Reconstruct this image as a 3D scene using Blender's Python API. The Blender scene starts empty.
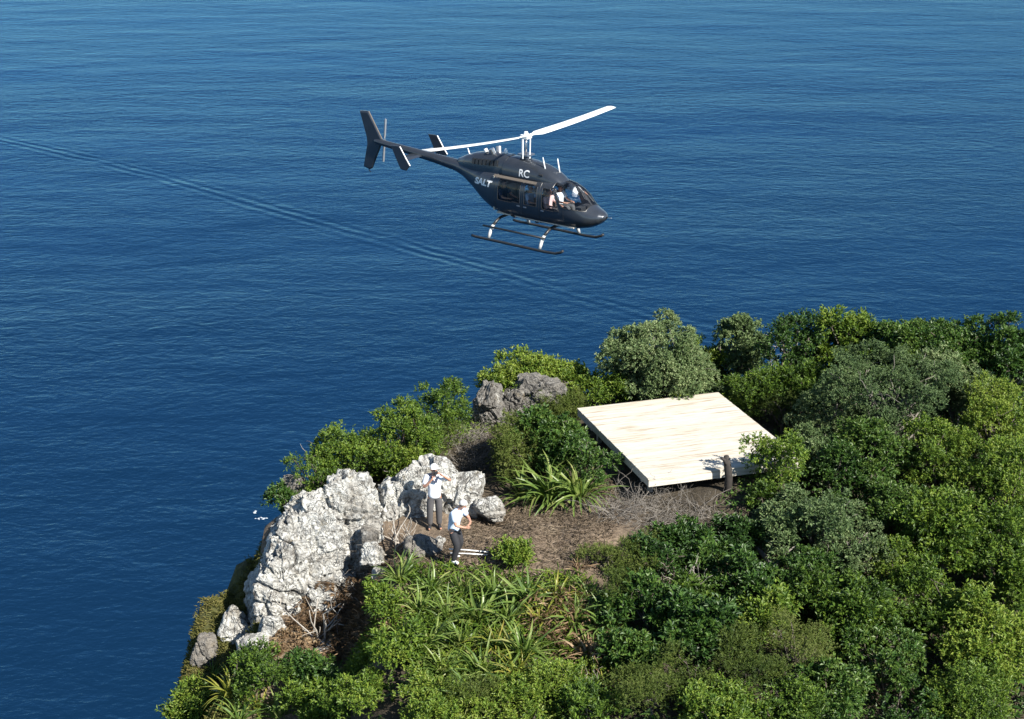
import bpy, bmesh, math, random
import numpy as np
from mathutils import Vector, Matrix, Euler, noise as mnoise

# ------------------------------------------------------------------ camera, sky, sun, exposure
SC = bpy.context.scene
COL = SC.collection
R = math.radians
CAM_Z, PITCH, FPX = 18.1, R(19.0), 1700.0
SEA_Z = -72.0
cam_d = bpy.data.cameras.new('camera')
cam_d.sensor_width = 36.0
cam_d.lens = 36.0 * FPX / 1024.0
cam_d.clip_start, cam_d.clip_end = 0.5, 60000.0
cam = bpy.data.objects.new('camera', cam_d)
COL.objects.link(cam)
cam.location = (0, 0, CAM_Z)
cam.rotation_euler = (math.pi / 2 - PITCH, 0, 0)
SC.camera = cam

SUN_DIR = Vector((0.64, -0.62, 0.74)).normalized()          # towards the sun
SUN_ELEV = math.asin(SUN_DIR.z)
SUN_AZ = math.atan2(SUN_DIR.x, SUN_DIR.y)
W = bpy.data.worlds.new("World")
SC.world = W
W.use_nodes = True
wn = W.node_tree
sky = wn.nodes.new('ShaderNodeTexSky')
sky.sky_type = 'NISHITA'
sky.sun_disc = False
sky.sun_elevation = SUN_ELEV
sky.sun_rotation = SUN_AZ
sky.air_density = 1.0
sky.dust_density = 0.0
sky.ozone_density = 3.0
wn.nodes['Background'].inputs['Strength'].default_value = 0.06
wn.links.new(sky.outputs[0], wn.nodes['Background'].inputs['Color'])
sun_d = bpy.data.lights.new('sun', 'SUN')
sun_d.energy = 4.8
sun_d.angle = R(0.53)
sun_d.color = (1.0, 0.95, 0.86)
sun = bpy.data.objects.new('sun', sun_d)
COL.objects.link(sun)
sun.rotation_euler = SUN_DIR.to_track_quat('Z', 'Y').to_euler()
vs = SC.view_settings
vs.view_transform = 'Standard'
vs.look = 'None'
vs.exposure = 1.15
vs.gamma = 1.0
vs.use_curve_mapping = False
SC.cycles.max_bounces = 6
SC.cycles.transparent_max_bounces = 8
SC.cycles.use_denoising = True

rng = np.random.default_rng(7)
random.seed(7)

# ------------------------------------------------------------------ helpers
def ray(px, py):
    x = (px - 512.0) / FPX
    y = -(py - 359.5) / FPX
    cp, sp = math.cos(PITCH), math.sin(PITCH)
    return np.array([x, cp + y * sp, -sp + y * cp])

def at(px, py, z):
    """The place at height z that is seen there in the photograph."""
    d = ray(px, py)
    t = (z - CAM_Z) / d[2]
    return np.array([d[0] * t, d[1] * t, z])

def link(o, parent=None):
    COL.objects.link(o)
    if parent is not None:
        o.parent = parent
    return o

def tag(o, label=None, cat=None, group=None, kind=None):
    if label: o['label'] = label
    if cat: o['category'] = cat
    if group: o['group'] = group
    if kind: o['kind'] = kind
    return o

def empty(name, loc, rot=(0, 0, 0), label=None, cat=None, group=None):
    o = bpy.data.objects.new(name, None)
    o.empty_display_size = 0.3
    o.location = tuple(float(v) for v in loc)
    o.rotation_euler = rot
    link(o)
    return tag(o, label, cat, group)

def mesh_np(name, V, F, mat=None, parent=None, smooth=False):
    """one mesh object out of a vertex array and a list of face arrays (each n x 3 or n x 4)."""
    V = np.asarray(V, dtype=np.float32).reshape(-1, 3)
    if isinstance(F, np.ndarray): F = [F]
    F = [np.asarray(f, dtype=np.int32) for f in F if len(f)]
    me = bpy.data.meshes.new(name)
    me.vertices.add(len(V))
    me.vertices.foreach_set('co', V.ravel())
    nl = sum(f.size for f in F); npoly = sum(len(f) for f in F)
    me.loops.add(nl); me.polygons.add(npoly)
    me.loops.foreach_set('vertex_index', np.concatenate([f.ravel() for f in F]))
    tot = np.concatenate([np.full(len(f), f.shape[1], np.int32) for f in F])
    st = np.concatenate([[0], np.cumsum(tot)[:-1]]).astype(np.int32)
    me.polygons.foreach_set('loop_start', st)
    me.polygons.foreach_set('use_smooth', np.full(npoly, smooth, bool))
    me.update(calc_edges=True)
    me.validate()
    if mat: me.materials.append(mat)
    o = bpy.data.objects.new(name, me)
    return link(o, parent)

class MB:
    """gathers boxes, tubes and lofts; build() links them as one mesh object."""
    def __init__(s): s.V = []; s.F4 = []; s.F3 = []; s.n = 0
    def add(s, V, F4=(), F3=()):
        V = np.asarray(V, float).reshape(-1, 3)
        s.V.append(V)
        if len(F4): s.F4.append(np.asarray(F4, int) + s.n)
        if len(F3): s.F3.append(np.asarray(F3, int) + s.n)
        s.n += len(V)
        return s
    def box(s, c, h, rot=None):
        v = np.array([(x, y, z) for x in (-1, 1) for y in (-1, 1) for z in (-1, 1)], float) * np.asarray(h, float)
        if rot is not None: v = v @ np.asarray(rot).T
        return s.add(v + np.asarray(c, float), [(0, 1, 3, 2), (4, 6, 7, 5), (0, 4, 5, 1), (2, 3, 7, 6), (0, 2, 6, 4), (1, 5, 7, 3)])
    def tube(s, pts, rad, sides=6, cap=True):
        pts = np.asarray(pts, float); n = len(pts)
        rad = np.broadcast_to(np.asarray(rad, float), (n,))
        t = np.gradient(pts, axis=0); t /= np.linalg.norm(t, axis=1)[:, None] + 1e-9
        u = np.cross(t[0], (0, 0, 1.0))
        if np.linalg.norm(u) < 1e-3: u = np.array((1.0, 0, 0))
        u /= np.linalg.norm(u)
        V = []
        a = np.arange(sides) * 2 * math.pi / sides
        for i in range(n):
            u = u - t[i] * u.dot(t[i]); u /= np.linalg.norm(u) + 1e-9
            w = np.cross(t[i], u)
            V.append(pts[i] + rad[i] * (np.cos(a)[:, None] * u + np.sin(a)[:, None] * w))
        V = np.concatenate(V)
        F = [(i * sides + j, i * sides + (j + 1) % sides, (i + 1) * sides + (j + 1) % sides, (i + 1) * sides + j) for i in range(n - 1) for j in range(sides)]
        F3 = []
        if cap:
            V = np.concatenate([V, pts[:1], pts[-1:]])
            c0, c1 = n * sides, n * sides + 1
            F3 = [(c0, (j + 1) % sides, j) for j in range(sides)] + [(c1, (n - 1) * sides + j, (n - 1) * sides + (j + 1) % sides) for j in range(sides)]
        return s.add(V, F, F3)
    def build(s, name, mat, parent=None, smooth=False):
        return mesh_np(name, np.concatenate(s.V), [np.concatenate(f) for f in (s.F4, s.F3) if f], mat, parent, smooth)

_perm = rng.random((256, 256))
def vnoise(x, y, seed=0):
    x = np.asarray(x, float) + seed * 17.3; y = np.asarray(y, float) + seed * 31.7
    xi = np.floor(x).astype(int); yi = np.floor(y).astype(int)
    fx = x - xi; fy = y - yi
    fx = fx * fx * (3 - 2 * fx); fy = fy * fy * (3 - 2 * fy)
    g = lambda a, b: _perm[a & 255, b & 255]
    return (g(xi, yi) * (1 - fx) + g(xi + 1, yi) * fx) * (1 - fy) + (g(xi, yi + 1) * (1 - fx) + g(xi + 1, yi + 1) * fx) * fy - 0.5

# ------------------------------------------------------------------ materials
def nmat(name):
    m = bpy.data.materials.new(name); m.use_nodes = True
    nt = m.node_tree
    return m, nt, nt.nodes['Principled BSDF']

def N(nt, typ, **kw):
    n = nt.nodes.new(typ)
    for k, v in kw.items():
        if k.startswith('i_'):
            n.inputs[k[2:].replace('_', ' ')].default_value = v
        else:
            setattr(n, k, v)
    return n

def ramp(nt, fac, stops, interp='LINEAR'):
    n = nt.nodes.new('ShaderNodeValToRGB')
    n.color_ramp.interpolation = interp
    el = n.color_ramp.elements
    while len(el) < len(stops): el.new(0.5)
    for e, (p, c) in zip(el, stops):
        e.position = p; e.color = (c[0], c[1], c[2], 1)
    nt.links.new(fac, n.inputs['Fac'])
    return n.outputs['Color']

def mixc(nt, fac, a, b, blend='MIX'):
    n = nt.nodes.new('ShaderNodeMix'); n.data_type = 'RGBA'; n.blend_type = blend
    for sock, v in ((n.inputs[0], fac), (n.inputs[6], a), (n.inputs[7], b)):
        if isinstance(v, bpy.types.NodeSocket): nt.links.new(v, sock)
        elif isinstance(v, (int, float)): sock.default_value = v
        else: sock.default_value = (*v, 1)
    return n.outputs[2]

def math_(nt, op, a, b=0.0, c=None):
    n = nt.nodes.new('ShaderNodeMath'); n.operation = op
    for i, v in enumerate((a, b, c)):
        if v is None: continue
        if isinstance(v, bpy.types.NodeSocket): nt.links.new(v, n.inputs[i])
        else: n.inputs[i].default_value = v
    return n.outputs[0]

def tex_noise(nt, vec, scale, detail=4, rough=0.55, dist=0.0):
    n = N(nt, 'ShaderNodeTexNoise', i_Scale=scale, i_Detail=detail, i_Roughness=rough, i_Distortion=dist)
    nt.links.new(vec, n.inputs['Vector'])
    return n.outputs['Fac']

def objco(nt):
    return nt.nodes.new('ShaderNodeTexCoord').outputs['Object']

def bump(nt, bsdf, h, strength=0.5, dist=0.05):
    b = N(nt, 'ShaderNodeBump', i_Strength=strength, i_Distance=dist)
    nt.links.new(h, b.inputs['Height'])
    nt.links.new(b.outputs[0], bsdf.inputs['Normal'])

def simple(name, col, rough=0.5, metal=0.0, coat=0.0, var=0.12, scale=8.0):
    m, nt, b = nmat(name)
    f = tex_noise(nt, objco(nt), scale, 5)
    c = ramp(nt, f, [(0.3, [v * (1 - var) for v in col]), (0.7, [min(1, v * (1 + var)) for v in col])])
    nt.links.new(c, b.inputs['Base Color'])
    b.inputs['Roughness'].default_value = rough
    b.inputs['Metallic'].default_value = metal
    b.inputs['Coat Weight'].default_value = coat
    return m

def leaf_mat(name, cols, trans=0.35, rough=0.45, spec=0.4, clump=1.6):
    """leaves: colour differs from leaf to leaf and from clump to clump; some light comes through."""
    m, nt, b = nmat(name)
    geo = nt.nodes.new('ShaderNodeNewGeometry')
    info = nt.nodes.new('ShaderNodeObjectInfo')
    f = tex_noise(nt, geo.outputs['Position'], clump, 2)
    k = math_(nt, 'MULTIPLY_ADD', geo.outputs['Random Per Island'], 0.55, math_(nt, 'MULTIPLY_ADD', f, 0.9, -0.35))
    k = math_(nt, 'MULTIPLY_ADD', info.outputs['Random'], 0.42, math_(nt, 'SUBTRACT', k, 0.07))
    stops = [(i / (len(cols) - 1) * 0.8 + 0.1, c) for i, c in enumerate(cols)]
    c = ramp(nt, k, stops)
    nt.links.new(c, b.inputs['Base Color'])
    b.inputs['Roughness'].default_value = rough
    b.inputs['Specular IOR Level'].default_value = spec
    tr = nt.nodes.new('ShaderNodeBsdfTranslucent')
    nt.links.new(mixc(nt, 1.0, c, (1.1, 1.25, 0.45), 'MULTIPLY'), tr.inputs['Color'])
    mx = nt.nodes.new('ShaderNodeMixShader'); mx.inputs[0].default_value = trans
    nt.links.new(b.outputs[0], mx.inputs[1]); nt.links.new(tr.outputs[0], mx.inputs[2])
    nt.links.new(mx.outputs[0], nt.nodes['Material Output'].inputs['Surface'])
    return m

M = {}
M['bright'] = leaf_mat('bright_leaf', [(0.03, 0.062, 0.011), (0.068, 0.125, 0.016), (0.125, 0.192, 0.022), (0.2, 0.25, 0.04)], trans=0.2, rough=0.5, spec=0.28)
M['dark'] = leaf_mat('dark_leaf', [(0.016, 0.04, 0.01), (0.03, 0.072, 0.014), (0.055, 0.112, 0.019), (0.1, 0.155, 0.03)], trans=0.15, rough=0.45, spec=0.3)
M['grey'] = leaf_mat('grey_leaf', [(0.04, 0.072, 0.026), (0.08, 0.128, 0.046), (0.13, 0.185, 0.072), (0.22, 0.265, 0.125)], trans=0.12, rough=0.55, spec=0.25)
M['olive'] = leaf_mat('olive_leaf', [(0.035, 0.06, 0.012), (0.068, 0.1, 0.018), (0.105, 0.14, 0.028), (0.15, 0.17, 0.05)], trans=0.15, rough=0.6, spec=0.2)
M['flax'] = leaf_mat('flax_leaf', [(0.05, 0.09, 0.028), (0.095, 0.16, 0.036), (0.16, 0.225, 0.05), (0.27, 0.28, 0.1)], trans=0.3, rough=0.38)
M['yellow'] = leaf_mat('yellow_leaf', [(0.09, 0.12, 0.02), (0.16, 0.19, 0.03), (0.24, 0.24, 0.04), (0.28, 0.22, 0.05)], trans=0.3, rough=0.4)
M['deadleaf'] = leaf_mat('dead_leaf', [(0.08, 0.05, 0.028), (0.16, 0.1, 0.055), (0.26, 0.175, 0.1), (0.36, 0.27, 0.17)], trans=0.15, rough=0.7)
M['straw'] = leaf_mat('straw', [(0.075, 0.057, 0.04), (0.14, 0.105, 0.072), (0.21, 0.165, 0.118), (0.32, 0.265, 0.2)], trans=0.1, rough=0.7)
M['moss'] = leaf_mat('moss_leaf', [(0.06, 0.066, 0.014), (0.1, 0.105, 0.022), (0.15, 0.14, 0.035), (0.2, 0.17, 0.06)], trans=0.2, rough=0.7)
M['bark'] = simple('bark', (0.085, 0.07, 0.055), 0.85, var=0.4, scale=14)
M['greybark'] = simple('grey_bark', (0.15, 0.135, 0.115), 0.85, var=0.35, scale=12)
M['deadwood'] = simple('dead_wood', (0.33, 0.30, 0.26), 0.85, var=0.35, scale=10)
M['greytwig'] = simple('grey_twig', (0.19, 0.172, 0.15), 0.9, var=0.35, scale=10)
M['darkwood'] = simple('dark_wood', (0.03, 0.025, 0.022), 0.85, var=0.4, scale=10)
M['black'] = simple('black_metal', (0.02, 0.021, 0.023), 0.4)
M['white'] = simple('white_paint', (0.8, 0.8, 0.79), 0.35, var=0.04)
M['steel'] = simple('steel', (0.45, 0.45, 0.46), 0.35, 0.9)
M['gold'] = simple('bronze_paint', (0.15, 0.125, 0.1), 0.35)
M['palegrey'] = simple('pale_grey_paint', (0.5, 0.5, 0.49), 0.4)
M['bladegrey'] = simple('blade_grey', (0.42, 0.43, 0.44), 0.4)
M['rubber'] = simple('black_plastic', (0.025, 0.025, 0.027), 0.6)
M['seat'] = simple('seat_leather', (0.38, 0.33, 0.27), 0.55)
M['cabin'] = simple('cabin_lining', (0.5, 0.45, 0.38), 0.7)
M['skin'] = simple('skin', (0.42, 0.22, 0.15), 0.5, var=0.08)
M['hair'] = simple('grey_hair', (0.5, 0.49, 0.47), 0.7)
M['darkhair'] = simple('dark_hair', (0.04, 0.03, 0.025), 0.6)
M['shirt'] = simple('white_cotton', (0.74, 0.75, 0.78), 0.8, var=0.05)
M['bluecloth'] = simple('pale_blue_cotton', (0.5, 0.58, 0.72), 0.8, var=0.08)
M['pink'] = simple('pale_pink_cotton', (0.62, 0.42, 0.4), 0.8, var=0.08)
M['navycloth'] = simple('navy_cloth', (0.03, 0.04, 0.08), 0.8)
M['greycloth'] = simple('charcoal_cloth', (0.075, 0.072, 0.075), 0.85, var=0.15)
M['blackcloth'] = simple('black_cloth', (0.02, 0.02, 0.024), 0.85)

def heli_paint():
    m, nt, b = nmat('charcoal_metallic_paint')
    f = tex_noise(nt, objco(nt), 3.0, 4)
    nt.links.new(ramp(nt, f, [(0.3, (0.043, 0.05, 0.061)), (0.7, (0.054, 0.061, 0.074))]), b.inputs['Base Color'])
    b.inputs['Metallic'].default_value = 0.45
    b.inputs['Roughness'].default_value = 0.3
    b.inputs['Coat Weight'].default_value = 0.8
    b.inputs['Coat Roughness'].default_value = 0.12
    return m
M['paint'] = heli_paint()

def glass():
    m, nt, b = nmat('cabin_glass')
    nt.nodes.remove(b)
    tr = N(nt, 'ShaderNodeBsdfTransparent'); tr.inputs[0].default_value = (0.9, 0.94, 0.97, 1)
    gl = N(nt, 'ShaderNodeBsdfGlossy'); gl.inputs['Roughness'].default_value = 0.03
    fr = N(nt, 'ShaderNodeFresnel'); fr.inputs['IOR'].default_value = 1.5
    mx = N(nt, 'ShaderNodeMixShader')
    nt.links.new(fr.outputs[0], mx.inputs[0]); nt.links.new(tr.outputs[0], mx.inputs[1]); nt.links.new(gl.outputs[0], mx.inputs[2])
    nt.links.new(mx.outputs[0], nt.nodes['Material Output'].inputs['Surface'])
    return m
M['glass'] = glass()

def rock_mat(name, white=True):
    m, nt, b = nmat(name)
    co = nt.nodes.new('ShaderNodeNewGeometry').outputs['Position']
    n1 = tex_noise(nt, co, 1.3, 6, 0.6)
    n2 = tex_noise(nt, co, 6.5, 6, 0.65)
    n3 = tex_noise(nt, co, 17.0, 5, 0.7)
    stone = ramp(nt, n2, [(0.3, (0.11, 0.1, 0.09)), (0.6, (0.21, 0.2, 0.18)), (0.8, (0.3, 0.28, 0.25))])
    lich = ramp(nt, n3, [(0.3, (0.3, 0.295, 0.26)), (0.5, (0.56, 0.555, 0.52)), (0.7, (0.7, 0.7, 0.665))])
    lo, hi = (0.385, 0.53) if white else (0.56, 0.68)
    k = math_(nt, 'ADD', math_(nt, 'MULTIPLY', n2, 0.6), math_(nt, 'MULTIPLY', n1, 0.4))
    msk = ramp(nt, k, [(lo, (0, 0, 0)), (hi, (1, 1, 1))])
    c = mixc(nt, msk, stone, lich)
    och = ramp(nt, tex_noise(nt, co, 2.6, 5, 0.6, 0.4), [(0.58, (0, 0, 0)), (0.68, (1, 1, 1))])
    c = mixc(nt, math_(nt, 'MULTIPLY', och, 0.65), c, (0.17, 0.135, 0.075))
    big = ramp(nt, tex_noise(nt, co, 0.8, 5, 0.65, 0.5), [(0.5, (0, 0, 0)), (0.62, (1, 1, 1))])
    c = mixc(nt, math_(nt, 'MULTIPLY', big, 0.55), c, mixc(nt, n2, (0.13, 0.11, 0.085), (0.3, 0.27, 0.23)))
    crk = N(nt, 'ShaderNodeTexVoronoi', feature='DISTANCE_TO_EDGE', i_Scale=2.2)
    dst = N(nt, 'ShaderNodeVectorMath', operation='ADD')
    nzc = N(nt, 'ShaderNodeTexNoise', i_Scale=2.5, i_Detail=3)
    nt.links.new(co, nzc.inputs['Vector'])
    nt.links.new(co, dst.inputs[0]); nt.links.new(nzc.outputs['Color'], dst.inputs[1])
    nt.links.new(dst.outputs[0], crk.inputs['Vector'])
    ck = ramp(nt, crk.outputs['Distance'], [(0.0, (1, 1, 1)), (0.035, (0, 0, 0))])
    c = mixc(nt, math_(nt, 'MULTIPLY', ck, 0.3), c, (0.07, 0.06, 0.05))
    pit = ramp(nt, tex_noise(nt, co, 9.0, 4, 0.7, 0.6), [(0.3, (1, 1, 1)), (0.42, (0, 0, 0))])
    c = mixc(nt, math_(nt, 'MULTIPLY', pit, 0.7), c, (0.1, 0.09, 0.075))
    nt.links.new(c, b.inputs['Base Color'])
    b.inputs['Roughness'].default_value = 0.92
    h = math_(nt, 'ADD', math_(nt, 'MULTIPLY', n2, 0.7), math_(nt, 'MULTIPLY', n3, 0.3))
    h = math_(nt, 'SUBTRACT', h, math_(nt, 'MULTIPLY', ck, 0.3))
    bump(nt, b, h, 1.0, 0.2)
    return m
M['rock'] = rock_mat('lichen_rock')
M['greyrock'] = rock_mat('grey_rock', False)

def soil_mat():
    m, nt, b = nmat('soil')
    co = nt.nodes.new('ShaderNodeNewGeometry').outputs['Position']
    n1 = tex_noise(nt, co, 0.9, 5, 0.6)
    n2 = tex_noise(nt, co, 9.0, 6, 0.7)
    dry = ramp(nt, n2, [(0.3, (0.09, 0.066, 0.046)), (0.5, (0.17, 0.125, 0.086)), (0.72, (0.27, 0.21, 0.15))])
    hum = ramp(nt, n2, [(0.3, (0.025, 0.02, 0.013)), (0.7, (0.075, 0.058, 0.035))])
    at_ = N(nt, 'ShaderNodeAttribute', attribute_name='cover')
    sep = nt.nodes.new('ShaderNodeSeparateColor'); nt.links.new(at_.outputs['Color'], sep.inputs[0])
    c = mixc(nt, math_(nt, 'MULTIPLY', sep.outputs[0], ramp(nt, n1, [(0.3, (.5, .5, .5)), (0.5, (1, 1, 1))])), hum, dry)
    mossc = ramp(nt, n2, [(0.3, (0.04, 0.045, 0.012)), (0.6, (0.085, 0.085, 0.022)), (0.8, (0.16, 0.12, 0.06))])
    c = mixc(nt, sep.outputs[1], c, mossc)
    nt.links.new(c, b.inputs['Base Color'])
    b.inputs['Roughness'].default_value = 0.95
    bump(nt, b, n2, 0.8, 0.1)
    return m
M['soil'] = soil_mat()

def pine_mat():
    m, nt, b = nmat('new_pine')
    co = objco(nt)
    info = nt.nodes.new('ShaderNodeObjectInfo')
    mp = N(nt, 'ShaderNodeMapping'); mp.inputs['Scale'].default_value = (1.2, 22, 22)
    nt.links.new(co, mp.inputs['Vector'])
    off = N(nt, 'ShaderNodeVectorMath', operation='ADD')
    nt.links.new(mp.outputs[0], off.inputs[0]); nt.links.new(math_(nt, 'MULTIPLY', info.outputs['Random'], 60), off.inputs[1])
    g = tex_noise(nt, off.outputs[0], 1.0, 5, 0.6)
    c = ramp(nt, g, [(0.25, (0.39, 0.345, 0.275)), (0.5, (0.53, 0.505, 0.445)), (0.8, (0.6, 0.58, 0.53))])
    c = mixc(nt, math_(nt, 'MULTIPLY', info.outputs['Random'], 0.35), c, (0.46, 0.38, 0.28))
    mp2 = N(nt, 'ShaderNodeMapping'); mp2.inputs['Scale'].default_value = (0.9, 9, 9)
    nt.links.new(co, mp2.inputs['Vector'])
    off2 = N(nt, 'ShaderNodeVectorMath', operation='ADD')
    nt.links.new(mp2.outputs[0], off2.inputs[0]); nt.links.new(math_(nt, 'MULTIPLY', info.outputs['Random'], 37), off2.inputs[1])
    st_ = ramp(nt, tex_noise(nt, off2.outputs[0], 1.0, 4, 0.6), [(0.53, (0, 0, 0)), (0.68, (1, 1, 1))])
    c = mixc(nt, math_(nt, 'MULTIPLY', st_, 0.8), c, (0.29, 0.22, 0.14))
    nt.links.new(c, b.inputs['Base Color'])
    b.inputs['Roughness'].default_value = 0.75
    return m
M['pine'] = pine_mat()

# ------------------------------------------------------------------ sea
WAKE = [(0, 138), (70, 158), (140, 171), (211, 191), (281, 209), (351, 228), (448, 260), (493, 273), (560, 293), (656, 319)]
def sea_mat():
    m, nt, b = nmat('sea_water')
    pos = nt.nodes.new('ShaderNodeNewGeometry').outputs['Position']
    sep = nt.nodes.new('ShaderNodeSeparateXYZ'); nt.links.new(pos, sep.inputs[0])
    X, Y = sep.outputs[0], sep.outputs[1]
    def nz(scale, sx, sy, rot, detail=3, rough=0.5, dist=0.0):
        mp = N(nt, 'ShaderNodeMapping'); mp.inputs['Scale'].default_value = (sx, sy, 1); mp.inputs['Rotation'].default_value = (0, 0, rot)
        nt.links.new(pos, mp.inputs['Vector'])
        return tex_noise(nt, mp.outputs[0], scale, detail, rough, dist)
    swell = nz(0.035, 0.55, 1.0, 0.12, 2)
    chop = nz(0.34, 0.7, 1.0, 0.15, 3, 0.5, 0.5)
    rip = nz(1.1, 0.7, 1.0, -0.12, 4, 0.6, 0.4)
    patch = nz(0.018, 0.4, 1.0, 0.3, 4, 0.55)          # wind patches: rougher and smoother water
    pk = ramp(nt, patch, [(0.3, (0.5, 0.5, 0.5)), (0.7, (1, 1, 1))])
    h = math_(nt, 'MULTIPLY', swell, 1.1)
    h = math_(nt, 'MULTIPLY_ADD', math_(nt, 'MULTIPLY', chop, pk), 0.36, h)
    h = math_(nt, 'MULTIPLY_ADD', math_(nt, 'MULTIPLY', rip, pk), 0.15, h)
    # boat wake: crests that run along a gently curved track
    P = np.array([at(a, c, SEA_Z) for a, c in WAKE])
    d = P[-1] - P[0]; L = math.hypot(d[0], d[1]); ux, uy = d[0] / L, d[1] / L
    al = (P[:, 0] - P[0, 0]) * ux + (P[:, 1] - P[0, 1]) * uy
    pe = -(P[:, 0] - P[0, 0]) * uy + (P[:, 1] - P[0, 1]) * ux
    q = np.polyfit(al, pe, 3)
    A = math_(nt, 'ADD', math_(nt, 'MULTIPLY', math_(nt, 'SUBTRACT', X, float(P[0, 0])), ux), math_(nt, 'MULTIPLY', math_(nt, 'SUBTRACT', Y, float(P[0, 1])), uy))
    Q = math_(nt, 'ADD', math_(nt, 'MULTIPLY', math_(nt, 'SUBTRACT', X, float(P[0, 0])), -uy), math_(nt, 'MULTIPLY', math_(nt, 'SUBTRACT', Y, float(P[0, 1])), ux))
    poly = float(q[0])
    poly = math_(nt, 'MULTIPLY_ADD', A, poly, float(q[1]))
    poly = math_(nt, 'MULTIPLY_ADD', A, poly, float(q[2]))
    poly = math_(nt, 'MULTIPLY_ADD', A, poly, float(q[3]))
    Q = math_(nt, 'SUBTRACT', Q, poly)
    wob = tex_noise(nt, pos, 0.025, 3)
    Q = math_(nt, 'ADD', Q, math_(nt, 'MULTIPLY', math_(nt, 'SUBTRACT', wob, 0.5), 7.0))
    env = math_(nt, 'POWER', 2.718, math_(nt, 'MULTIPLY', math_(nt, 'MULTIPLY', Q, Q), -1 / (2 * 2.9 ** 2)))
    wave = math_(nt, 'COSINE', math_(nt, 'MULTIPLY', Q, 2 * math.pi / 3.3))
    crest = nz(0.05, 1.0, 1.0, 0.0, 2)
    wk = math_(nt, 'MULTIPLY', math_(nt, 'MULTIPLY', env, wave), ramp(nt, crest, [(0.32, (0.3, 0.3, 0.3)), (0.62, (1, 1, 1))]))
    h = math_(nt, 'MULTIPLY_ADD', wk, 0.095, h)
    bp = N(nt, 'ShaderNodeBump', i_Strength=1.0, i_Distance=1.0)
    nt.links.new(h, bp.inputs['Height'])
    nt.nodes.remove(b)
    df = N(nt, 'ShaderNodeBsdfDiffuse'); df.inputs['Color'].default_value = (0.003, 0.0175, 0.046, 1)
    gl = N(nt, 'ShaderNodeBsdfGlossy'); gl.inputs['Color'].default_value = (0.29, 0.64, 1.0, 1); gl.inputs['Roughness'].default_value = 0.12
    fr = N(nt, 'ShaderNodeFresnel'); fr.inputs['IOR'].default_value = 1.333
    for q_ in (gl, fr): nt.links.new(bp.outputs[0], q_.inputs['Normal'])
    mx = N(nt, 'ShaderNodeMixShader')
    nt.links.new(math_(nt, 'MULTIPLY', fr.outputs[0], 0.8), mx.inputs[0])
    nt.links.new(df.outputs[0], mx.inputs[1]); nt.links.new(gl.outputs[0], mx.inputs[2])
    nt.links.new(mx.outputs[0], nt.nodes['Material Output'].inputs['Surface'])
    return m
S = 24000
xs = np.concatenate([np.linspace(-S, -600, 8), np.linspace(-500, 500, 11), np.linspace(600, S, 8)])
gx, gy = np.meshgrid(xs, xs + 400)
n = len(xs)
idx = np.arange(n * n).reshape(n, n)
quads = np.stack([idx[:-1, :-1], idx[:-1, 1:], idx[1:, 1:], idx[1:, :-1]], -1).reshape(-1, 4)
tag(mesh_np('sea', np.stack([gx, gy, np.full_like(gx, SEA_Z)], -1), quads, sea_mat(), smooth=True), kind='structure')

# white water where the swell touches the foot of the cliff
fm = simple('foam_white', (0.4, 0.45, 0.5), 0.8, var=0.4, scale=3)
fv, ff = [], []
for (px, py, sx, sy) in ((259, 519, 0.9, 0.3), (255, 512, 0.3, 0.5), (264, 518, 0.6, 0.2)):
    c = at(px, py, SEA_Z + 0.02)
    for k in range(7):
        o = c + np.array([rng.normal(0, sx * 0.4), rng.normal(0, sy * 0.6), 0.004 * k])
        a = np.arange(7) * 2 * math.pi / 7
        r = rng.uniform(0.02, 0.16, 7)
        b0 = len(fv) * 8
        fv.append(np.concatenate([[o + (0, 0, 0.05)], o + np.stack([r * np.cos(a) * 1.5, r * np.sin(a), 0 * a], 1)]))
        ff += [(b0, b0 + 1 + j, b0 + 1 + (j + 1) % 7) for j in range(7)]
tag(mesh_np('foam', np.concatenate(fv), np.array(ff), fm), 'white foam on the dark water at the foot of the cliff', 'foam', kind='stuff')

# ------------------------------------------------------------------ headland
PLAT = np.array([(-7.2, 20), (-8.0, 31), (-7.8, 34.4), (-6.5, 36.6), (-6.1, 38.5), (-6.1, 42.2), (-4.2, 45.2), (-0.9, 47.8), (2.2, 50.2), (4.4, 53.5), (8, 56), (14, 57.5), (26, 59), (34, 40), (34, 20)], float)
SHELF = np.array([(-5.0, 41.6), (-6.5, 41.3), (-7.1, 40.8), (-7.6, 40.0), (-8.1, 39.4), (-8.25, 38.3), (-8.35, 36.5), (-8.4, 33), (-5.0, 33)], float)
def plat_sd(x, y, PLAT=PLAT):
    x = np.asarray(x, float); y = np.asarray(y, float)
    d = np.full(x.shape, 1e9); ins = np.zeros(x.shape, bool)
    for i in range(len(PLAT)):
        a, b = PLAT[i], PLAT[(i + 1) % len(PLAT)]
        e = b - a
        t = np.clip(((x - a[0]) * e[0] + (y - a[1]) * e[1]) / (e @ e), 0, 1)
        d = np.minimum(d, np.hypot(x - a[0] - e[0] * t, y - a[1] - e[1] * t))
        if a[1] != b[1]:
            c = ((a[1] > y) != (b[1] > y)) & (x < (b[0] - a[0]) * (y - a[1]) / (b[1] - a[1]) + a[0])
            ins ^= c
    return np.where(ins, -d, d)

def ss(a, b, x):
    t = np.clip((x - a) / (b - a), 0, 1); return t * t * (3 - 2 * t)

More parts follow.
